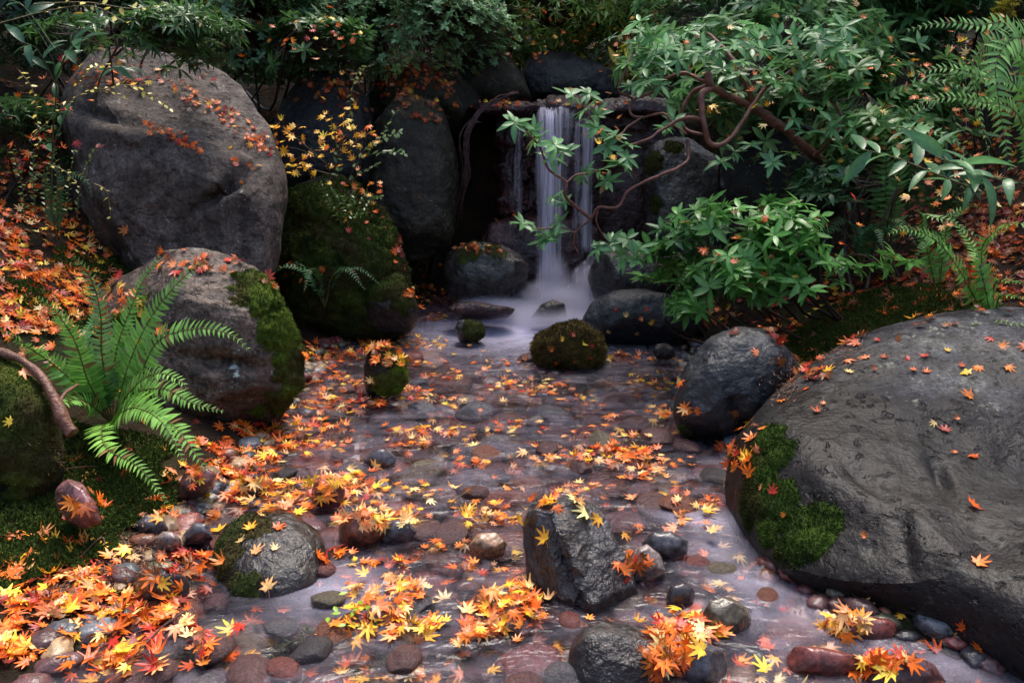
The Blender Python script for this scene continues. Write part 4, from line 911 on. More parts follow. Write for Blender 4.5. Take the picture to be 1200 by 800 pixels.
WH = [(603,143,3.7,.085),(632,160,3.7,.085),(625,152,3.71,.06),(650,170,3.7,.095),(645,185,3.7,.075),(660,178,3.72,.08),(670,112,3.88,.09),(686,128,3.86,.085),(700,150,3.86,.09),(720,160,3.86,.095),(735,170,3.85,.085),(712,172,3.84,.08),(700,135,3.9,.07),
      (684,205,3.74,.07),(702,200,3.74,.085),(722,190,3.78,.09),(735,185,3.78,.07),(712,212,3.75,.075),(648,232,3.71,.055),(662,236,3.71,.045),(612,262,3.7,.075),(628,268,3.7,.085),(645,275,3.7,.08),(655,262,3.7,.07),(636,282,3.7,.07),
      (715,285,3.78,.085),(735,280,3.8,.095),(750,290,3.82,.085),(728,300,3.8,.08),(745,305,3.8,.07),(700,292,3.77,.06),(778,150,3.95,.07),(790,140,4,.08),(690,110,3.9,.07),(760,60,4.2,.09),(745,50,4.2,.09),(735,75,4.1,.08),(752,90,4.1,.08),(770,75,4.15,.08),(780,55,4.2,.09),(740,100,4.1,.08)]
for k in range(70): WH.append((rg.uniform(750, 1010), rg.uniform(20, 105), rg.uniform(3.9, 4.4), rg.uniform(.08, .10)))
for a, b in [(860,178),(880,170),(905,190),(845,190),(930,140),(945,155),(960,130),(975,150),(940,120),(990,175),(870,72),(900,80),(840,60),(815,62),(795,70),(925,100),(985,195),(1000,150)]: WH.append((a, b, 3.95, .08))
WH = [w for w in WH if not (w[0] > 800 and 92 < w[1] < 170 and w[0] < 900 and w[2] != 3.95)]
pos = np.array([at(a, b, c) for a, b, c, d in WH]); axs = nrm(np.array([0, -.45, .8]) + rg.normal(size=pos.shape) * .3)
whorls(fb, pos, axs, [w[3] for w in WH], 'rhodo', (7, 10), (.06, .155, .07), (.13, .26, .13), .15, rg, .1)
obj('foliage', fb.mesh('foliage', rt), M['leafgreen'], tree)

# roots hanging beside the fall
rb0 = at(600, 112, 6.2)
rts = thing('hanging_roots', 'bundle of thin dark red roots hanging over the ledge left of the waterfall', 'roots', rb0)
for k in range(9):
    j = RNG.normal(size=8) * 3; e = RNG.uniform(200, 285)
    limb([(605 + j[0], 108 + j[1] * .5, 6.1), (585, 116 + j[2] * .8, 5.95), (562 + j[3], 130 + j[4] * .5, 5.85), (548 + j[5] - k * .7, 160, 5.8), (545 + j[6] + k * .6, 205, 5.78), (541 + j[7] * 1.5, e, 5.8)], .0055 * RNG.uniform(.5, 1.3), .0018, rts, (.05, .018, .015), .2, 5, 'root', rb0)

# ------------------------------------------------------------------ ferns
def frond_mesh(pts, Lp=.085, npin=34, col=(.06, .19, .045), seed=0, N0=None, start=.12, origin=(0, 0, 0), dead=False):
    rg = np.random.default_rng(seed); P = crom(pts, 12); seg = np.linalg.norm(np.diff(P, axis=0), axis=1); s = np.concatenate([[0], np.cumsum(seg)]); s /= s[-1]
    mb = MB(); sb_ = MB(); v, t, q = tube(P, np.linspace(.0034, .0010, len(P)), 5); sb_.add(v, t, q, (.12, .12, .03))
    T = nrm(np.gradient(P, axis=0)); Nn = nrm(np.array([0, -.35, 1.0]) if N0 is None else np.array(N0))
    tt = start + (1 - start) * (np.arange(npin) + .5) / npin
    pp = np.stack([np.interp(tt, s, P[:, k]) for k in range(3)], -1); tg = nrm(np.stack([np.interp(tt, s, T[:, k]) for k in range(3)], -1))
    S = nrm(np.cross(tg, Nn)); N = nrm(np.cross(S, tg)); u = (tt - start) / (1 - start)
    prof = np.minimum(1, .45 + u / .18) * np.clip(1.03 - u, 0, 1) ** .62 * (1.0 - .12 * u)
    for sg in (-1, 1):
        a = R(14) + u * R(24) + rg.normal(size=npin) * .06
        X = S * sg * np.cos(a)[:, None] + tg * np.sin(a)[:, None] + N * (.14 + rg.normal(size=npin) * .12)[:, None]
        NN = nrm(N + S * sg * .1 + rg.normal(size=(npin, 3)) * .14)
        c = np.array(col) * 1.3 * rg.uniform(.8, 1.2, (npin, 1)); 
        c[rg.random(npin) < .05] = (.20, .11, .04)
        L = 1.12 * Lp * prof * rg.uniform(.88, 1.08, npin)
        put(mb, LT['pinna'][0], pp + tg * (rg.uniform(-.002, .002, npin)[:, None]), X, NN, L, c)
    return mb.mesh('frond', origin), sb_.mesh('frond_stalk', origin)
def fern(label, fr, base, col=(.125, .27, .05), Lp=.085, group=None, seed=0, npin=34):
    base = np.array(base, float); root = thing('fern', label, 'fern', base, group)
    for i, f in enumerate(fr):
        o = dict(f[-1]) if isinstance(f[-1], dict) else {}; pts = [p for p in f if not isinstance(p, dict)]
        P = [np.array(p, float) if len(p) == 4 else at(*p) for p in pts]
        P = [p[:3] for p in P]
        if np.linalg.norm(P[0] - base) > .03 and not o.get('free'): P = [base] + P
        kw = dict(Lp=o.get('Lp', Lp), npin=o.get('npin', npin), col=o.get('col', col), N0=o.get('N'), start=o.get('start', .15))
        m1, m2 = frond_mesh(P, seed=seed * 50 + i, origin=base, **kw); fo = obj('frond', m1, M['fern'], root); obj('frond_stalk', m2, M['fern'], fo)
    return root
fb0 = at(130, 480, 2.80); fb0[2] = max(fb0[2] - .06, .1)
face = (0, -.75, .65)
fern('large sword fern with long arching fronds in front of the round granite boulder', [
    [(160,450,2.72),(185,400,2.66),(232,385,2.60),(270,392,2.55),(292,410,2.52), dict(N=(0,-.8,.55), Lp=.075)],
    [(150,430,2.75),(175,375,2.72),(210,330,2.70),(242,305,2.70), dict(N=(-.3,-.9,.3), Lp=.085)],
    [(135,420,2.8),(150,370,2.8),(170,325,2.82),(188,300,2.85), dict(N=(-.2,-.95,.3), Lp=.07)],
    [(120,420,2.72),(118,370,2.68),(108,330,2.66),(90,305,2.6),(78,298,2.55), dict(N=(.5,-.8,.2), Lp=.06, col=(.10,.19,.07))],
    [(105,450,2.7),(88,400,2.66),(65,365,2.62),(44,348,2.6), dict(N=(.3,-.9,.4), Lp=.075)],
    [(95,455,2.7),(60,425,2.65),(30,405,2.5),(0,385,2.42), dict(N=face, Lp=.06)],
    [(150,465,2.66),(190,455,2.58),(225,472,2.52),(262,482,2.5), dict(N=face, Lp=.07)],
    [(150,462,2.6),(180,438,2.5),(210,445,2.44),(222,462,2.42), dict(N=(.2,-.7,.6), Lp=.07)],
    [(150,475,2.6),(175,480,2.5),(205,500,2.42),(228,530,2.36),(242,552,2.34), dict(N=(.25,-.7,.6), Lp=.085, col=(.13,.29,.05))],
    [(140,485,2.6),(160,478,2.48),(190,495,2.38),(215,540,2.32), dict(N=(.1,-.8,.6), Lp=.08, col=(.14,.29,.055))],
    [(120,500,2.6),(125,525,2.45),(160,545,2.36),(182,570,2.32),(196,590,2.3), dict(N=(.25,-.75,.6), Lp=.062, col=(.15,.31,.05))],
    [(100,470,2.65),(70,470,2.5),(30,450,2.38),(10,430,2.33), dict(N=(.2,-.7,.6), Lp=.05)],
    [(110,440,2.72),(100,400,2.8),(110,370,2.9),(125,350,2.95), dict(N=(0,-1,.3), Lp=.06, col=(.04,.13,.03))],
], fb0, seed=1, npin=36)
b1 = gb(1245, 210, 3.6)
fern('tall sword fern with long hanging fronds at the right edge', [
    [(1222,90,3.2),(1195,45,2.95),(1168,72,2.86),(1172,130,2.82),(1184,200,2.80), dict(N=(-.2,-.9,.2), Lp=.105, start=.42, npin=48)],
    [(1215,110,3.2),(1170,50,3.1),(1140,75,3.0),(1145,120,2.95),(1160,185,2.9), dict(N=(.5,-.8,.2), Lp=.075, start=.45, npin=44)],
    [(1200,60,3.4),(1140,30,3.4),(1100,28,3.4),(1062,36,3.4), dict(N=(0,-.8,.5), Lp=.08, start=.4)],
    [(1200,120,3.4),(1150,90,3.3),(1105,80,3.3),(1062,90,3.3), dict(N=(0,-.8,.5), Lp=.075, start=.4)],
    [(1200,150,3.3),(1150,120,3.2),(1100,115,3.2),(1060,130,3.2), dict(N=(0,-.8,.5), Lp=.07, start=.4)],
], b1, (.12,.25,.055), .08, seed=2, npin=40)
b2 = gb(1175, 340, 3.3)
fern('low sword fern with flat fronds on the right bank above the great boulder', [
    [(1120,310,3.2),(1090,278,3.15),(1060,268,3.1),(1040,275,3.05), dict(N=face, Lp=.07)],
    [(1150,300,3.2),(1170,270,3.1),(1200,262,3.0),(1240,280,2.95), dict(N=face, Lp=.07)],
    [(1165,335,3.1),(1185,330,3.0),(1215,335,2.9), dict(N=face, Lp=.05)],
    [(1170,350,3.0),(1190,348,2.9),(1220,352,2.8), dict(N=face, Lp=.05)],
    [(1150,320,3.2),(1140,290,3.3),(1110,250,3.4), dict(N=face, Lp=.06)],
], b2, (.12,.27,.045), seed=3)
b3 = gb(1050, 235, 4.2)
fern('shaded fern between the rhododendron masses on the right slope', [
    [(1030,150,4.1),(1060,105,4.0),(1100,95,3.95),(1140,110,3.9), dict(N=face, Lp=.09)],
    [(1040,170,4.0),(1070,150,3.9),(1110,160,3.8),(1140,185,3.8), dict(N=face, Lp=.08)],
    [(1060,160,4.0),(1090,125,4.0),(1110,120,3.9), dict(N=face, Lp=.08)],
], b3, (.09,.20,.06), seed=4)
b4 = gb(1110, 270, 3.7)
fern('small fern beside the large leaved sprig at right', [
    [(1080,260,3.6),(1095,255,3.5),(1120,262,3.45),(1150,280,3.4), dict(N=face, Lp=.06)],
    [(1100,280,3.6),(1080,290,3.5),(1070,310,3.5), dict(N=face, Lp=.05)],
    [(1110,265,3.6),(1130,245,3.6),(1150,240,3.5), dict(N=face, Lp=.05)]], b4, (.10,.22,.05), seed=5)
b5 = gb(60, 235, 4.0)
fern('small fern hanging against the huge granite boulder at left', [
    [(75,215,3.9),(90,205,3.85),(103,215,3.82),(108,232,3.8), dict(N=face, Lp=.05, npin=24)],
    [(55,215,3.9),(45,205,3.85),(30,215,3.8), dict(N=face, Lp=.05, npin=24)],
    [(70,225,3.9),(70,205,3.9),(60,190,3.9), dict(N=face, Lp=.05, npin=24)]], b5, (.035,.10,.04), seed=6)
b6 = gb(920, 205, 4.8)
fern('thin brownish fern in front of the grey rock behind the thick branch', [
    [(925,190,4.7),(935,175,4.6),(950,190,4.5),(965,215,4.5), dict(N=face, Lp=.05, npin=26)],
    [(900,195,4.7),(890,180,4.6),(880,190,4.6), dict(N=face, Lp=.05, npin=24)]], b6, (.10,.11,.04), seed=7)
b7 = gb(1130, 392, 2.95); b7[2] += .02
fern('tiny fern laid along the mossy top edge of the great boulder', [
    [(1160,385,2.85),(1190,380,2.8),(1220,384,2.8), dict(N=(0,-.5,.85), Lp=.035, npin=26)],
    [(1150,388,2.85),(1125,384,2.85),(1100,386,2.85), dict(N=(0,-.5,.85), Lp=.03, npin=22)]], b7, (.10,.22,.04), seed=8)
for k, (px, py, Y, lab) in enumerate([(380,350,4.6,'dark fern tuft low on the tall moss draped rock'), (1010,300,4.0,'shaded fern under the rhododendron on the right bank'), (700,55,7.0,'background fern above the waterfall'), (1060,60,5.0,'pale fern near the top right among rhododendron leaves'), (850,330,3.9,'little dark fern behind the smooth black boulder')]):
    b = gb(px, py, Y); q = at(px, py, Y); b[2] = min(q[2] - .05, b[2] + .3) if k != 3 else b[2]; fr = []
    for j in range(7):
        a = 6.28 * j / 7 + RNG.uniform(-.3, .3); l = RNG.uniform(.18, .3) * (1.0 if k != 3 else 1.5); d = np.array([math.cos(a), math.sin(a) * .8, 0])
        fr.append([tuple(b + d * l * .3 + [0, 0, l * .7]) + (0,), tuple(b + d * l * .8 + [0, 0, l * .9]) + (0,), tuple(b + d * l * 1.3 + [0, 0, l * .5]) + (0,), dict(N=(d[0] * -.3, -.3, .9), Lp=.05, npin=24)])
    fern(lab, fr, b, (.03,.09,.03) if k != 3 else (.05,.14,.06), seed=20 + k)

# ------------------------------------------------------------------ other small plants
def sprig(name, label, cat, branches, leaves, kind, col, col2, r=.003, bcol=(.10, .08, .04), base=None, nl=None):
    """branches: lists of (px,py,Y); leaves: (branch index, count, length)"""
    P0 = at(*branches[0][0]); base = P0 if base is None else base
    root = thing(name, label, cat, base)
    bb = MB(); fb = MB(); rg = np.random.default_rng(len(label) * 3 + 1)
    curves = []
    for b in branches:
        P = crom(np.array([at(*p) for p in b]), 8); curves.append(P); v, t, q = tube(P, np.linspace(r, r * .4, len(P)), 5); bb.add(v, t, q, bcol)
    for bi, n, L, s0 in leaves:
        P = curves[bi]; T = nrm(np.gradient(P, axis=0)); idx = (np.linspace(s0, .99, n) * (len(P) - 1)); i = idx.astype(int)
        p = P[i] + (P[np.minimum(i + 1, len(P) - 1)] - P[i]) * (idx - i)[:, None]
        side = np.where(np.arange(n) % 2, 1, -1)[:, None]; S = nrm(np.cross(T[i], [0, -.5, 1])); X = nrm(S * side + T[i] * .5 + rg.normal(size=(n, 3)) * .35)
        N = nrm(np.array([0, -.5, .9]) + rg.normal(size=(n, 3)) * .35); c = np.array(col) + (np.array(col2) - np.array(col)) * rg.random((n, 1))
        put(fb, LT[kind][bi % len(LT[kind])], p, X, N, L * rg.uniform(.7, 1.15, n), c)
    obj('stem', bb.mesh('stem', base), M['bark'], root); obj('foliage', fb.mesh('foliage', base), M['leafgreen'], root)
    return root
sprig('broad_leaved_sprig', 'large leaved sprig with glossy oval leaves and one red tipped leaf at right', 'plant',
      [[(1190,215,2.7),(1150,205,2.6),(1110,188,2.5)],[(1230,230,2.7),(1190,212,2.65),(1165,208,2.6)],[(1150,225,2.7),(1100,205,2.7),(1050,185,2.75),(1010,175,2.8)],[(1110,188,2.5),(1085,165,2.55),(1060,150,2.6)]],
      [(0,7,.15,.5),(1,4,.11,.1),(2,12,.13,.1),(3,6,.13,.1)], 'big', (.05,.14,.055), (.10,.24,.09), .004, (.10,.10,.03))
sprig('broad_leaved_sprig', 'leafy stems with broad glossy leaves rising at the upper left', 'plant',
      [[(60,260,3.5),(62,160,3.45),(66,100,3.4),(58,60,3.4),(30,15,3.4)],[(66,100,3.4),(45,60,3.35),(28,50,3.3)],[(66,90,3.4),(85,50,3.35),(105,45,3.3)],[(110,130,3.5),(118,90,3.45),(130,80,3.4),(150,80,3.4)],[(66,160,3.4),(75,140,3.4),(80,130,3.4)],[(66,60,3.4),(30,10,3.4),(10,0,3.4)]],
      [(0,8,.11,.2),(1,6,.12,.2),(2,6,.12,.2),(3,5,.10,.3),(4,3,.09,.3),(5,5,.10,.3)], 'big', (.02,.075,.03), (.05,.13,.06), .004, (.04,.06,.02))
YL, YL2 = (.50,.42,.06), (.75,.66,.20)
sprig('yellow_leaved_twig', 'thin arching twigs with tiny yellow leaves at the upper left', 'twig',
      [[(-10,30,3.3),(60,12,3.4),(110,8,3.4),(150,28,3.4)],[(40,5,3.4),(100,3,3.4),(150,10,3.4),(180,8,3.4)],[(35,165,3.4),(75,125,3.4),(110,105,3.45),(145,112,3.5)],[(75,125,3.4),(100,85,3.4),(125,75,3.45)],[(110,108,3.45),(150,100,3.5),(180,115,3.55),(200,128,3.6)],
       [(20,80,3.4),(40,110,3.4),(45,170,3.4)],[(110,215,3.4),(125,225,3.4),(130,255,3.4)],[(50,190,3.4),(75,200,3.4),(90,215,3.4)]],
      [(0,7,.035,.3),(1,7,.04,.2),(2,16,.028,.1),(3,12,.028,.2),(4,16,.028,.1),(5,14,.026,.1),(6,6,.022,.1),(7,8,.022,.1)], 'small', YL, YL2, .003, (.13,.10,.04))
sprig('small_leaved_shrublet', 'wispy small leaved green plant at the left edge beneath the broad leaves', 'plant',
      [[(30 + 12 * k, 255, 3.5), (25 + 14 * k, 215, 3.5), (15 + 16 * k + (k % 3) * 8, 175, 3.5)] for k in range(6)], [(k, 22, .022, .1) for k in range(6)], 'small', (.05,.10,.015), (.14,.18,.03), .0022, (.07,.06,.03))
sprig('small_leaved_twig', 'slender twig with pale leaves hanging before the shaded back rock', 'twig',
      [[(440,75,5.2),(420,85,5.15),(412,110,5.1),(410,135,5.1)]], [(0,18,.035,.1)], 'small', (.3,.28,.05), (.5,.45,.12), .004, (.1,.08,.03))

# the yellow maple sapling
sb = gb(385, 225, 5.0); sb = at(398, 250, 4.75)
sap = thing('maple_sapling', 'maple sapling with bright yellow star leaves beside the huge granite boulder', 'sapling', sb)
smb = MB(); flb = MB()
br = [[(398,250,4.75),(390,215,4.7),(380,190,4.65),(350,175,4.6),(325,172,4.6)],[(390,215,4.7),(395,180,4.65),(390,150,4.6),(385,130,4.6)],[(385,195,4.68),(400,165,4.62),(405,140,4.6)],[(380,190,4.65),(345,160,4.6),(330,150,4.6)],[(388,205,4.7),(350,195,4.62),(325,200,4.6)],[(395,185,4.66),(420,165,4.62),(435,155,4.6)]]
rg = np.random.default_rng(77)
def maple_put(mb, p, n, ang, size, key, tm, rg, petiole=True, colmul=1.0):
    V, T, Q, tip, (tv, tt, tq) = MT[tm]; Rm = frame(np.array([n]), np.array([ang]))[0]
    mb.add((V * size) @ Rm.T + p, T, Q, leafcol(key, tip, rg) * colmul)
    if petiole: mb.add((tv * size) @ Rm.T + p, tt, tq, np.array(PAL[key]) * [.5, .3, .3])
for b in br:
    P = crom(np.array([at(*q) for q in b]), 8); v, t, q = tube(P, np.linspace(.006, .0015, len(P)), 5); smb.add(v, t, q, (.06, .05, .025))
    for _ in range(15):
        i = rg.integers(len(P) // 3, len(P)); maple_put(flb, P[i] + rg.normal(size=3) * .045, nrm(np.array([0, -.5, .8]) + rg.normal(size=3) * .4), rg.uniform(0, 6.28), rg.uniform(.028, .045), 'orange' if rg.random() < .15 else 'yellow', rg.integers(16), rg, True)
obj('stem', smb.mesh('stem', sb), M['bark'], sap); obj('foliage', flb.mesh('foliage', sb), M['maple'], sap)
sprig('small_leaved_twig', 'green small leaved twig reaching right from the yellow sapling', 'twig',
      [[(400,225,4.7),(425,180,4.65),(445,160,4.6),(465,130,4.6)],[(425,185,4.65),(450,178,4.6),(475,180,4.6)],[(430,175,4.65),(455,160,4.6),(470,155,4.6)],[(405,215,4.7),(430,200,4.65),(445,192,4.6)],[(400,225,4.7),(395,190,4.6),(400,160,4.6)]],
      [(0,20,.045,.2),(1,16,.045,.1),(2,14,.04,.1),(3,12,.04,.1),(4,12,.04,.2)], 'small', (.07,.14,.05), (.16,.24,.08), .0035, (.06,.04,.03))
sprig('small_leaved_shrublet', 'low feathery green plant on top of the tall moss draped rock', 'plant',
      [[(400 + 4 * k, 262, 4.7), (385 + 10 * k, 235, 4.68), (375 + 14 * k, 215 + (k % 3) * 8, 4.66)] for k in range(6)], [(k, 24, .03, .1) for k in range(6)], 'small', (.05,.12,.02), (.12,.2,.04), .0025, (.05,.05,.02))

# driftwood root between the mossy corner boulder and the fern
dr = at(60, 480, 2.5)
mb = MB()
for pts, r0, r1 in (([(0,412,2.45),(30,425,2.42),(55,450,2.38),(68,478,2.34),(78,500,2.32),(84,508,2.31)], .020, .030), ([(68,478,2.34),(75,462,2.40),(92,450,2.5)], .012, .006)):
    P = crom(np.array([at(*p) for p in pts]), 8); v, t, q = tube(P, np.linspace(r0, r1, len(P)) * .62, 14, .6, 3); mb.add(v, t, q, np.array((.13, .055, .035)) * (1 + .6 * fbm(v, 30, 3, 2))[:, None])
obj('driftwood_root', mb.mesh('driftwood_root', dr), M['bark'], None, dr, 'wet reddish brown driftwood root ending beside the large fern', 'driftwood')

# fir sprigs in the foreground water
def fir(label, segs, L=.016, base=None):
    P0 = at(*segs[0][0]); root = thing('fir_sprig', label, 'fir sprig', P0); bb = MB(); nb = MB(); rg = np.random.default_rng(9)
    for sgm in segs:
        P = crom(np.array([at(*p) for p in sgm]), 14); v, t, q = tube(P, np.linspace(.0022, .001, len(P)), 5); bb.add(v, t, q, (.09, .05, .025))
        n = 130; i = rg.integers(0, len(P) - 1, n); f = rg.random((n, 1)); p = P[i] + (P[i + 1] - P[i]) * f; T = nrm(P[i + 1] - P[i])
        d = nrm(np.cross(T, rg.normal(size=(n, 3))) + T * .5 + [0, 0, .25]); s = nrm(np.cross(d, rg.normal(size=(n, 3)))); w = .0011
        V = np.stack([p - s * w, p + s * w, p + s * w * .6 + d * L, p - s * w * .6 + d * L], 1).reshape(-1, 3)
        nb.add(V, None, np.arange(n * 4).reshape(-1, 4), np.repeat(np.array((.04, .10, .02)) * rg.uniform(.6, 1.8, (n, 1)), 4, 0))
    obj('stem', bb.mesh('stem', P0), M['bark'], root); obj('needles', nb.mesh('needles', P0), M['fern'], root)
fir('green fir sprig with side twigs lying on leaves at the bottom, left of centre', [[(445,733,1.80),(410,738,1.79),(370,742,1.78),(335,755,1.74),(302,782,1.68)],[(378,742,1.78),(375,765,1.72),(372,785,1.68)],[(370,742,1.78),(350,738,1.80),(330,745,1.79)]])
fir('short fir twig half sunk near the bottom edge, left of centre', [[(468,765,1.70),(440,780,1.67),(412,797,1.63)]], .013)
# green sprig leaves on the fir
lf = MB(); rg = np.random.default_rng(14); p0 = at(405, 720, 1.82)
for (a, b) in [(392,722),(400,730),(412,735),(418,728),(430,726),(385,735),(406,744),(420,716),(398,708)]:
    h = cast(a, b); put(lf, LT['small'][0], np.array([h[0] + [0, 0, .03]]), rg.normal(size=(1, 3)) * [1, 1, .1], np.array([[0, -.3, 1.0]]), [.024], np.array([(.22, .38, .03)]))
v, t, q = tube(crom([at(385,735,1.8), at(405,722,1.82), at(430,728,1.8)], 5), .0015, 4); lst = MB(); lst.add(v, t, q, (.1, .07, .03))
lt_ = thing('leafy_twig', 'tiny twig with lime green leaves lying beside the fir sprig', 'twig', p0)
obj('stem', lst.mesh('stem', p0), M['bark'], lt_); obj('foliage', lf.mesh('foliage', p0), M['leafgreen'], lt_)
# fallen twigs
for k, (pts, lab) in enumerate([([(215,725),(190,748),(160,775),(150,790)], 'long thin dark twig sticking out of the bottom left leaf drift'), ([(525,600),(540,590),(555,578),(562,570)], 'thin dark twig in midstream left of the angular upright stone'), ([(70,557),(110,556),(140,560)], 'thin brown twig lying under the fern'), ([(95,660),(120,640),(125,650)], 'short brown twig on the lower left leaf bank'), ([(180,655),(200,690),(215,700)], 'pale twig leaning on the dark squarish stone')]):
    P = np.array([(cast(*p) or (onz(*p), 0, 0))[0] + [0, 0, .02 + .01 * (i % 2)] for i, p in enumerate(pts)]); v, t, q = tube(crom(P, 5), np.linspace(.003, .0015, (len(P) - 1) * 5 + 1), 5, .3)
    mb = MB(); mb.add(v, t, q, (.06, .03, .02)); obj('fallen_twig', mb.mesh('fallen_twig', P[0]), M['bark'], None, P[0], lab, 'twig')
# reddish mulch of needles and bits
mb = MB(); rg = np.random.default_rng(21)
for (px, py, rx, ry, n) in [(130,650,70,28,1500),(100,690,60,20,600),(60,600,40,20,400),(960,410,50,20,700),(920,450,20,25,300),(1000,340,90,30,700),(120,540,60,30,500)]:
    for _ in range(n):
        h = cast(px + rg.normal() * rx * .5, py + rg.normal() * ry * .5)
        if h is None or h[0][2] < -.01: continue
        d = nrm(rg.normal(size=3) * [1, 1, .35]); s = nrm(np.cross(d, [0, 0, 1])) * .0013; L = rg.uniform(.006, .02); p = h[0] + [0, 0, .004]
        mb.add([p - s, p + s, p + s + d * L, p - s + d * L], None, [(0, 1, 2, 3)], np.array([(.10,.035,.025),(.16,.06,.03),(.05,.02,.015),(.2,.09,.05)][rg.integers(4)]))
obj('needle_litter', mb.mesh('needle_litter'), M['bark'], kind='stuff')

# ------------------------------------------------------------------ trees behind and above
def conifer(label, x, y, h, r, crown0, seed, cr=1.8, name='conifer_tree'):
    rg = np.random.default_rng(seed); z0 = float(ground_z(np.array([x]), np.array([y]))[0]) - .1; root = thing(name, label, 'tree', (x, y, z0), 'tall trees behind the stream')
    P = np.array([(x + .04 * math.sin(t * 3) , y, z0 + t * h) for t in np.linspace(0, 1, 12)]); v, t, q = tube(P, np.linspace(r, r * .25, 12), 12, .3, seed)
    mb = MB(); mb.add(v, t, q, np.array((.10, .065, .055)) * (1 + .5 * fbm(v * [1, 1, .2], 12, 3, 2))[:, None]); obj('trunk', mb.mesh('trunk', (x, y, z0)), M['bark'], root)
    fb = MB(); bb = MB()
    for k in range(120):
        zz = z0 + crown0 + (h - crown0) * rg.random() ** 1.1; a = rg.uniform(0, 6.28); ln = cr * (1 - (zz - z0 - crown0) / (h - crown0) * .8) * rg.uniform(.6, 1.1)
        e = np.array([x + ln * math.cos(a), y + ln * math.sin(a), zz - ln * .18]); s = np.array([x, y, zz]); twig_to(bb, s, e, .02, .005, -.05, (.06, .04, .03), 4, rg)
        n = 34; f = rg.uniform(.2, 1, (n, 1)); p = s + (e - s) * f + rg.normal(size=(n, 3)) * [.16, .16, .06]
        X = nrm((e - s) + rg.normal(size=(n, 3)) * .6 * ln); put(fb, LT['long'][0], p, X, nrm(np.array([0, 0, 1.0]) + rg.normal(size=(n, 3)) * .3), rg.uniform(.25, .45, n), np.array((.012, .035, .012)) * rg.uniform(.7, 1.5, (n, 1)))
    obj('limb', bb.mesh('limb', (x, y, z0)), M['bark'], root); obj('crown', fb.mesh('crown', (x, y, z0)), M['leafgreen'], root)
conifer('purplish brown tree trunk at the top edge right of centre', *at(825, 0, 8.4)[:2], 10, .17, 7.0, 1, 1.2)
conifer('thin dark tree trunk at the top edge above the rhododendron', *at(920, 0, 8.8)[:2], 9, .07, 6.5, 2, 1.0)
conifer('dark tree trunk hidden behind the fine leaved shrub at top left', -2.2, 9.6, 10, .2, 5.5, 3, 1.6)
conifer('dark tree trunk beyond the shrubs at top centre', .1, 10.2, 10, .2, 5.5, 4, 1.6)
conifer('dark tree trunk beyond the right slope', 4.2, 7.0, 9, .2, 1.4, 5, 3.0)
conifer('dark tree trunk beyond the left bank', -4.4, 6.2, 9, .2, 1.4, 6, 3.2)

wb = MB(); rg = np.random.default_rng(8); n = 15000
a = rg.uniform(0, 6.283, n); rr = rg.uniform(7.6, 11, n); zz = rg.uniform(-.2, 6.0, n); px_, py_ = rr * np.cos(a), 2.2 + rr * np.sin(a)
gz = ground_z(px_, py_); P = np.stack([px_, py_, gz + zz], -1); k = fbm(P, .8, 3, 4) > -.22; P = P[k]; n = len(P)
put(wb, LT['long'][0], P, rg.normal(size=(n, 3)) * [1, 1, .5], nrm(rg.normal(size=(n, 3)) + [0, 0, .8]), rg.uniform(.3, .7, n), np.array((.02, .045, .014)) * rg.uniform(.6, 1.5, (n, 1)))
for k in range(46):
    a_ = rg.uniform(0, 6.283); r_ = rg.uniform(8.2, 11.5); x, y = r_ * math.cos(a_), 2.2 + r_ * math.sin(a_); z0 = float(ground_z(np.array([x]), np.array([y]))[0]) - .2
    v, t, q = tube(np.array([(x, y, z0 + h) for h in np.linspace(0, 10, 8)]), np.linspace(.2, .08, 8), 9); wb.add(v, t, q, (.06, .045, .035))
obj('woods', wb.mesh('woods'), M['leafgreen'], kind='stuff')

# ------------------------------------------------------------------ the fall
def sheet(x0, x1, xb0, xb1, ytop, ybot, Yt, Yb, mat, seed, ncol=26, nrow=60):
    V = []; E = []
    for j in range(nrow):
        t = j / (nrow - 1)
        for i in range(ncol):
            u = i / (ncol - 1); px = (x0 + (x1 - x0) * u) * (1 - t) + (xb0 + (xb1 - xb0) * u) * t
            if t < .12: Yq = Yt + .16 * (1 - t / .12) ** 1.2; py = ytop + 6 * (t / .12) ** 2
            else: Yq = Yt + (Yb - Yt) * ((t - .12) / .88) ** .6; py = ytop + 6 + (ybot - ytop - 6) * ((t - .12) / .88) ** 1.15
            px += 2.2 * math.sin(t * 9 + seed * 1.7 + u * 2) * t * (1 - u * .4) + 1.2 * math.sin(t * 23 + seed + u * 5) * t; py += 2.5 * math.sin(u * 9 + seed * 2.3) * (1 - t); p = at(px, py, Yq); p[1] += .012 * math.sin(u * 23 + seed) + .01 * math.sin(u * 51 + seed * 2); V.append(p)
            E.append(math.sin(math.pi * u) ** .9 * min(1, t / .06 + .15) * min(1, (1 - t) / .05 + .2))
    V = np.array(V); ii = (np.arange(nrow - 1)[:, None] * ncol + np.arange(ncol - 1)[None]).ravel(); Q = np.stack([ii, ii + 1, ii + ncol + 1, ii + ncol], -1)
    return V, Q, np.array(E), M[mat]
wf0 = at(645, 365, 5.6); wf0[2] = 0
wf = thing('waterfall', 'silky white waterfall dropping in narrow strands over the reddish ledge', 'waterfall', wf0)
wf['kind'] = 'structure'
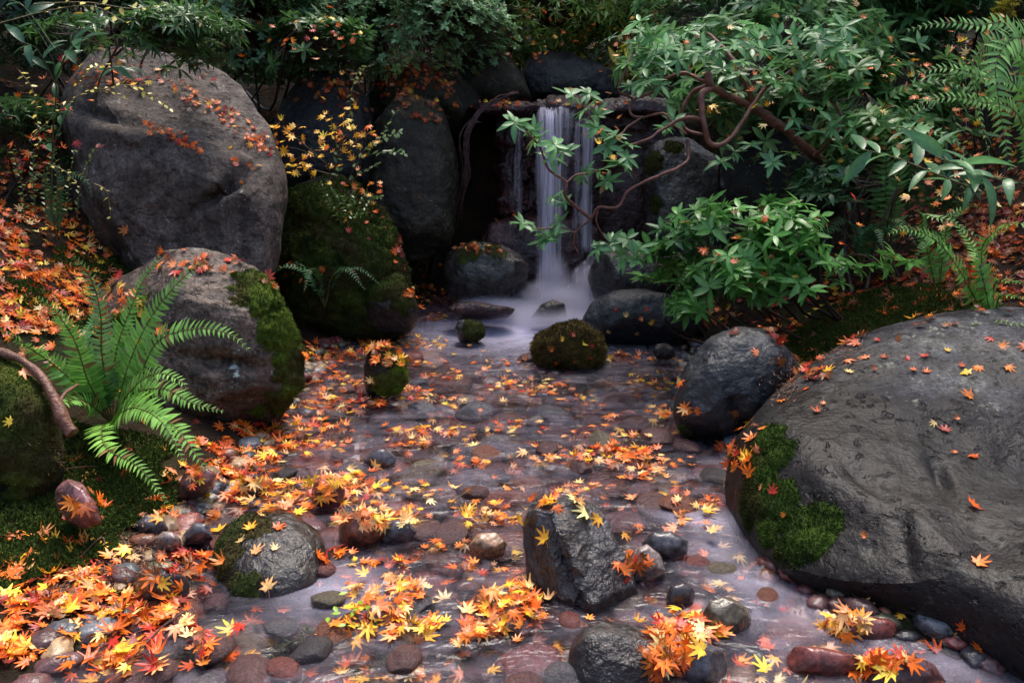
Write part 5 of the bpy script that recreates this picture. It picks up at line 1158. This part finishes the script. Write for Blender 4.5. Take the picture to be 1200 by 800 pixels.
for k, a in enumerate([(629,654,625,652,127,366,6.0,5.72,'fall',1),(638,666,632,660,127,368,5.97,5.68,'fall',2),(634,648,632,648,127,368,5.95,5.66,'fall',12),(652,676,646,662,127,250,6.02,5.9,'fallthin',3),
                       (674,684,669,680,140,300,6.0,5.86,'fallthin',5),(682,698,679,694,142,296,6.0,5.86,'fall',6),(603,612,602,612,148,262,6.0,5.9,'fallthin',7)]):
    V, Q, E, m = sheet(*a); obj('water_strand', mesh_np('water_strand', V - wf0, None, Q, attr={'edge': E}), m, wf)
# slide of water running off the right base rock into the foam
V, Q, E, m = sheet(688,712,636,668,300,352,5.75,5.45,'fallthin',9); obj('water_strand', mesh_np('water_strand', V - wf0, None, Q, attr={'edge': E}), m, wf)
U, F = ico(3)
for k, (px, py, Y, a, b, c) in enumerate([(645,352,5.45,.30,.22,.17),(672,358,5.3,.26,.2,.15),(612,364,5.3,.38,.2,.09),(650,372,5.1,.45,.28,.08),(690,340,5.4,.16,.14,.22),(648,330,5.6,.14,.12,.24),(575,356,5.35,.26,.16,.07)]):
    o = obj('splash_mist', mesh_np('splash_mist', U, F), M['mist'], None, at(px, py, Y), kind='stuff'); o.scale = (a, b, c)

# upper pool behind the lip
V = [(-.08, 6.02, 1.425), (1.35, 6.02, 1.425), (1.35, 7.0, 1.43), (-.08, 7.0, 1.43)]
obj('upper_pool_water', mesh_np('upper_pool_water', V, None, [(0, 1, 2, 3)], attr={'foam': [0] * 4}), M['water'], kind='structure')

# caught leaves on the shrubs: resting on foliage at the picture's places
rg = np.random.default_rng(3)
for (px, py, rx, ry, Y, n, pal) in [(900,70,150,60,4.4,70,'pale'),(1040,130,110,70,4.0,50,'pale'),(350,45,70,30,5.0,30,'warm'),(450,30,110,50,6.3,70,'warm'),(620,40,110,45,6.7,70,'warm'),(740,25,80,40,6.9,60,'bright'),(300,25,120,40,5.9,30,'warm'),(700,160,40,40,3.75,10,'pale'),(900,300,110,50,3.5,18,'warm'),(1100,220,90,50,3.5,30,'pale'),(1150,80,60,70,4.2,36,'pale'),(60,160,50,60,3.9,34,'reddish'),(420,215,40,30,4.6,14,'warm'),(860,115,40,30,4.0,12,'pale')]:
    w = PW[pal]
    for _ in range(n):
        p = at(px + rg.normal() * rx * .55, py + rg.normal() * ry * .55, Y + rg.normal() * .08)
        if p[2] < ground_z(p[0:1], p[1:2])[0] + .03: continue
        addleaf(p, np.array([0, -.35, .8]), .034 * rg.uniform(.7, 1.15), random.choices(list(w), list(w.values()))[0], 'caught in the foliage', 0, .4)

# ------------------------------------------------------------------ write the leaves: the 300 largest one by one, the rest as litter
szs = []
for L in LEAVES:
    X, Yp, dep = proj(L[0]); vis = -15 < X < 1215 and -15 < Yp < 815 and dep > .3
    if vis and L[6] != 'caught in the foliage':
        d = L[0] - CAMP; dist = np.linalg.norm(d); hit = bvh.ray_cast(Vector(CAMP), Vector(d / dist))
        if hit[0] is not None and hit[3] < dist - .035: vis = False
        if vis and L[0][2] < -.004: vis = False
    szs.append(L[3] / dep * (.4 + .6 * abs(nrm(CAMP - L[0]) @ L[1])) if vis else 0)
order = np.argsort(-np.array(szs)); nsing = len([s for s in SING if s[2]])
ind = list(range(nsing)) + [i for i in order if i >= nsing][:300 - nsing]; indset = set(ind)
ORD = ['first', 'second', 'third', 'fourth', 'fifth', 'sixth', 'seventh', 'eighth', 'ninth', 'tenth', 'eleventh', 'twelfth', 'thirteenth', 'fourteenth', 'fifteenth', 'sixteenth', 'seventeenth', 'eighteenth', 'nineteenth', 'twentieth']
def ordn(i): return ORD[i] if i < 20 else 'twenty-' + ORD[i - 20]
groups = {}
for i in ind: groups.setdefault((LEAVES[i][4], LEAVES[i][6]), []).append(i)
lab = {}
for (key, pl), L in groups.items():
    if len(L) == 1: lab[L[0]] = f'{key} maple leaf {pl}'; continue
    L.sort(key=lambda i: proj(LEAVES[i][0])[1]); nb = 1 if len(L) <= 6 else 2 if len(L) <= 14 else 3
    bands = np.array_split(np.array(L), nb)
    for bi, b in enumerate(bands):
        b = sorted(b, key=lambda i: proj(LEAVES[i][0])[0]); bn = {1: '', 2: ['upper ', 'lower '][bi % 2], 3: ['upper ', 'middle ', 'lower '][bi]}[nb]
        for q, i in enumerate(b):
            side = 'left' if q <= (len(b) - 1) / 2 else 'right'; k = q if side == 'left' else len(b) - 1 - q
            lab[i] = f'{key} maple leaf {pl}, {ordn(k) if k else side + "most"} {bn}one' + (f' from {side}' if k else '')
for i_ in lab:
    if len(lab[i_].split()) > 16: lab[i_] = lab[i_].replace(' one from', ' from')
rg = np.random.default_rng(99)
stuff = MB()
for i, L in enumerate(LEAVES):
    if i in indset:
        p, n, ang, size, key, tm, pl = L; mb = MB(); maple_put(mb, p, n, ang, size, key, tm, rg, False)
        o = obj('maple_leaf', mb.mesh('maple_leaf', p), M['maple'], None, p, lab[i], 'leaf', 'fallen maple leaves')
        V, T, Q, tip, (tv, tt, tq) = MT[tm]; Rm = frame(np.array([n]), np.array([ang]))[0]
        sm = MB(); sm.add((tv * size) @ Rm.T, tt, tq, np.array(PAL[key]) * [.45, .25, .25]); obj('leaf_stalk', sm.mesh('leaf_stalk'), M['maple'], o)
    else:
        maple_put(stuff, L[0], L[1], L[2], L[3], L[4], L[5], rg, False)
obj('fallen_leaves', stuff.mesh('fallen_leaves'), M['maple'], kind='stuff')

# labels of the bed stones
marks = [(k, proj(v[1].mean(0))) for k, v in ROCKS.items() if k in ('upright wet stone', 'front domed stone', 'submerged left rock', 'smooth black boulder', 'moss mound rock', 'upright moss stone', 'great right boulder', 'round granite boulder', 'pool stone', 'olive stone', 'blue grey cobble', 'brown cobble', 'tan cobble')]
NM = {'upright wet stone': 'angular upright stone', 'front domed stone': 'domed stone', 'submerged left rock': 'low dark boulder', 'moss mound rock': 'round mossy stone', 'upright moss stone': 'upright mossy stone', 'great right boulder': 'great grey boulder', 'round granite boulder': 'granite boulder'}
gs = {}
for st in stones:
    X, Yp, dep = proj(st[2]); k = min(marks, key=lambda m: (m[1][0] - X) ** 2 + ((m[1][1] - Yp) * 1.5) ** 2); a, b = k[1][0], k[1][1]
    side = 'left of' if X < a - 30 else 'right of' if X > a + 30 else ('behind' if Yp < b else 'in front of')
    sub = 'submerged' if st[3] < -.01 else 'wet'
    gs.setdefault(f'{sub} {st[1]} cobble {side} the {NM.get(k[0], k[0])}', []).append((dep, st[0]))
for t, L in gs.items():
    L.sort(key=lambda q: q[0])
    for q, (d, o) in enumerate(L): o['label'] = t if len(L) == 1 else t + (', nearest one' if q == 0 else f', {ordn(q)} nearest')
print('leaves', len(LEAVES), 'stones', len(stones))
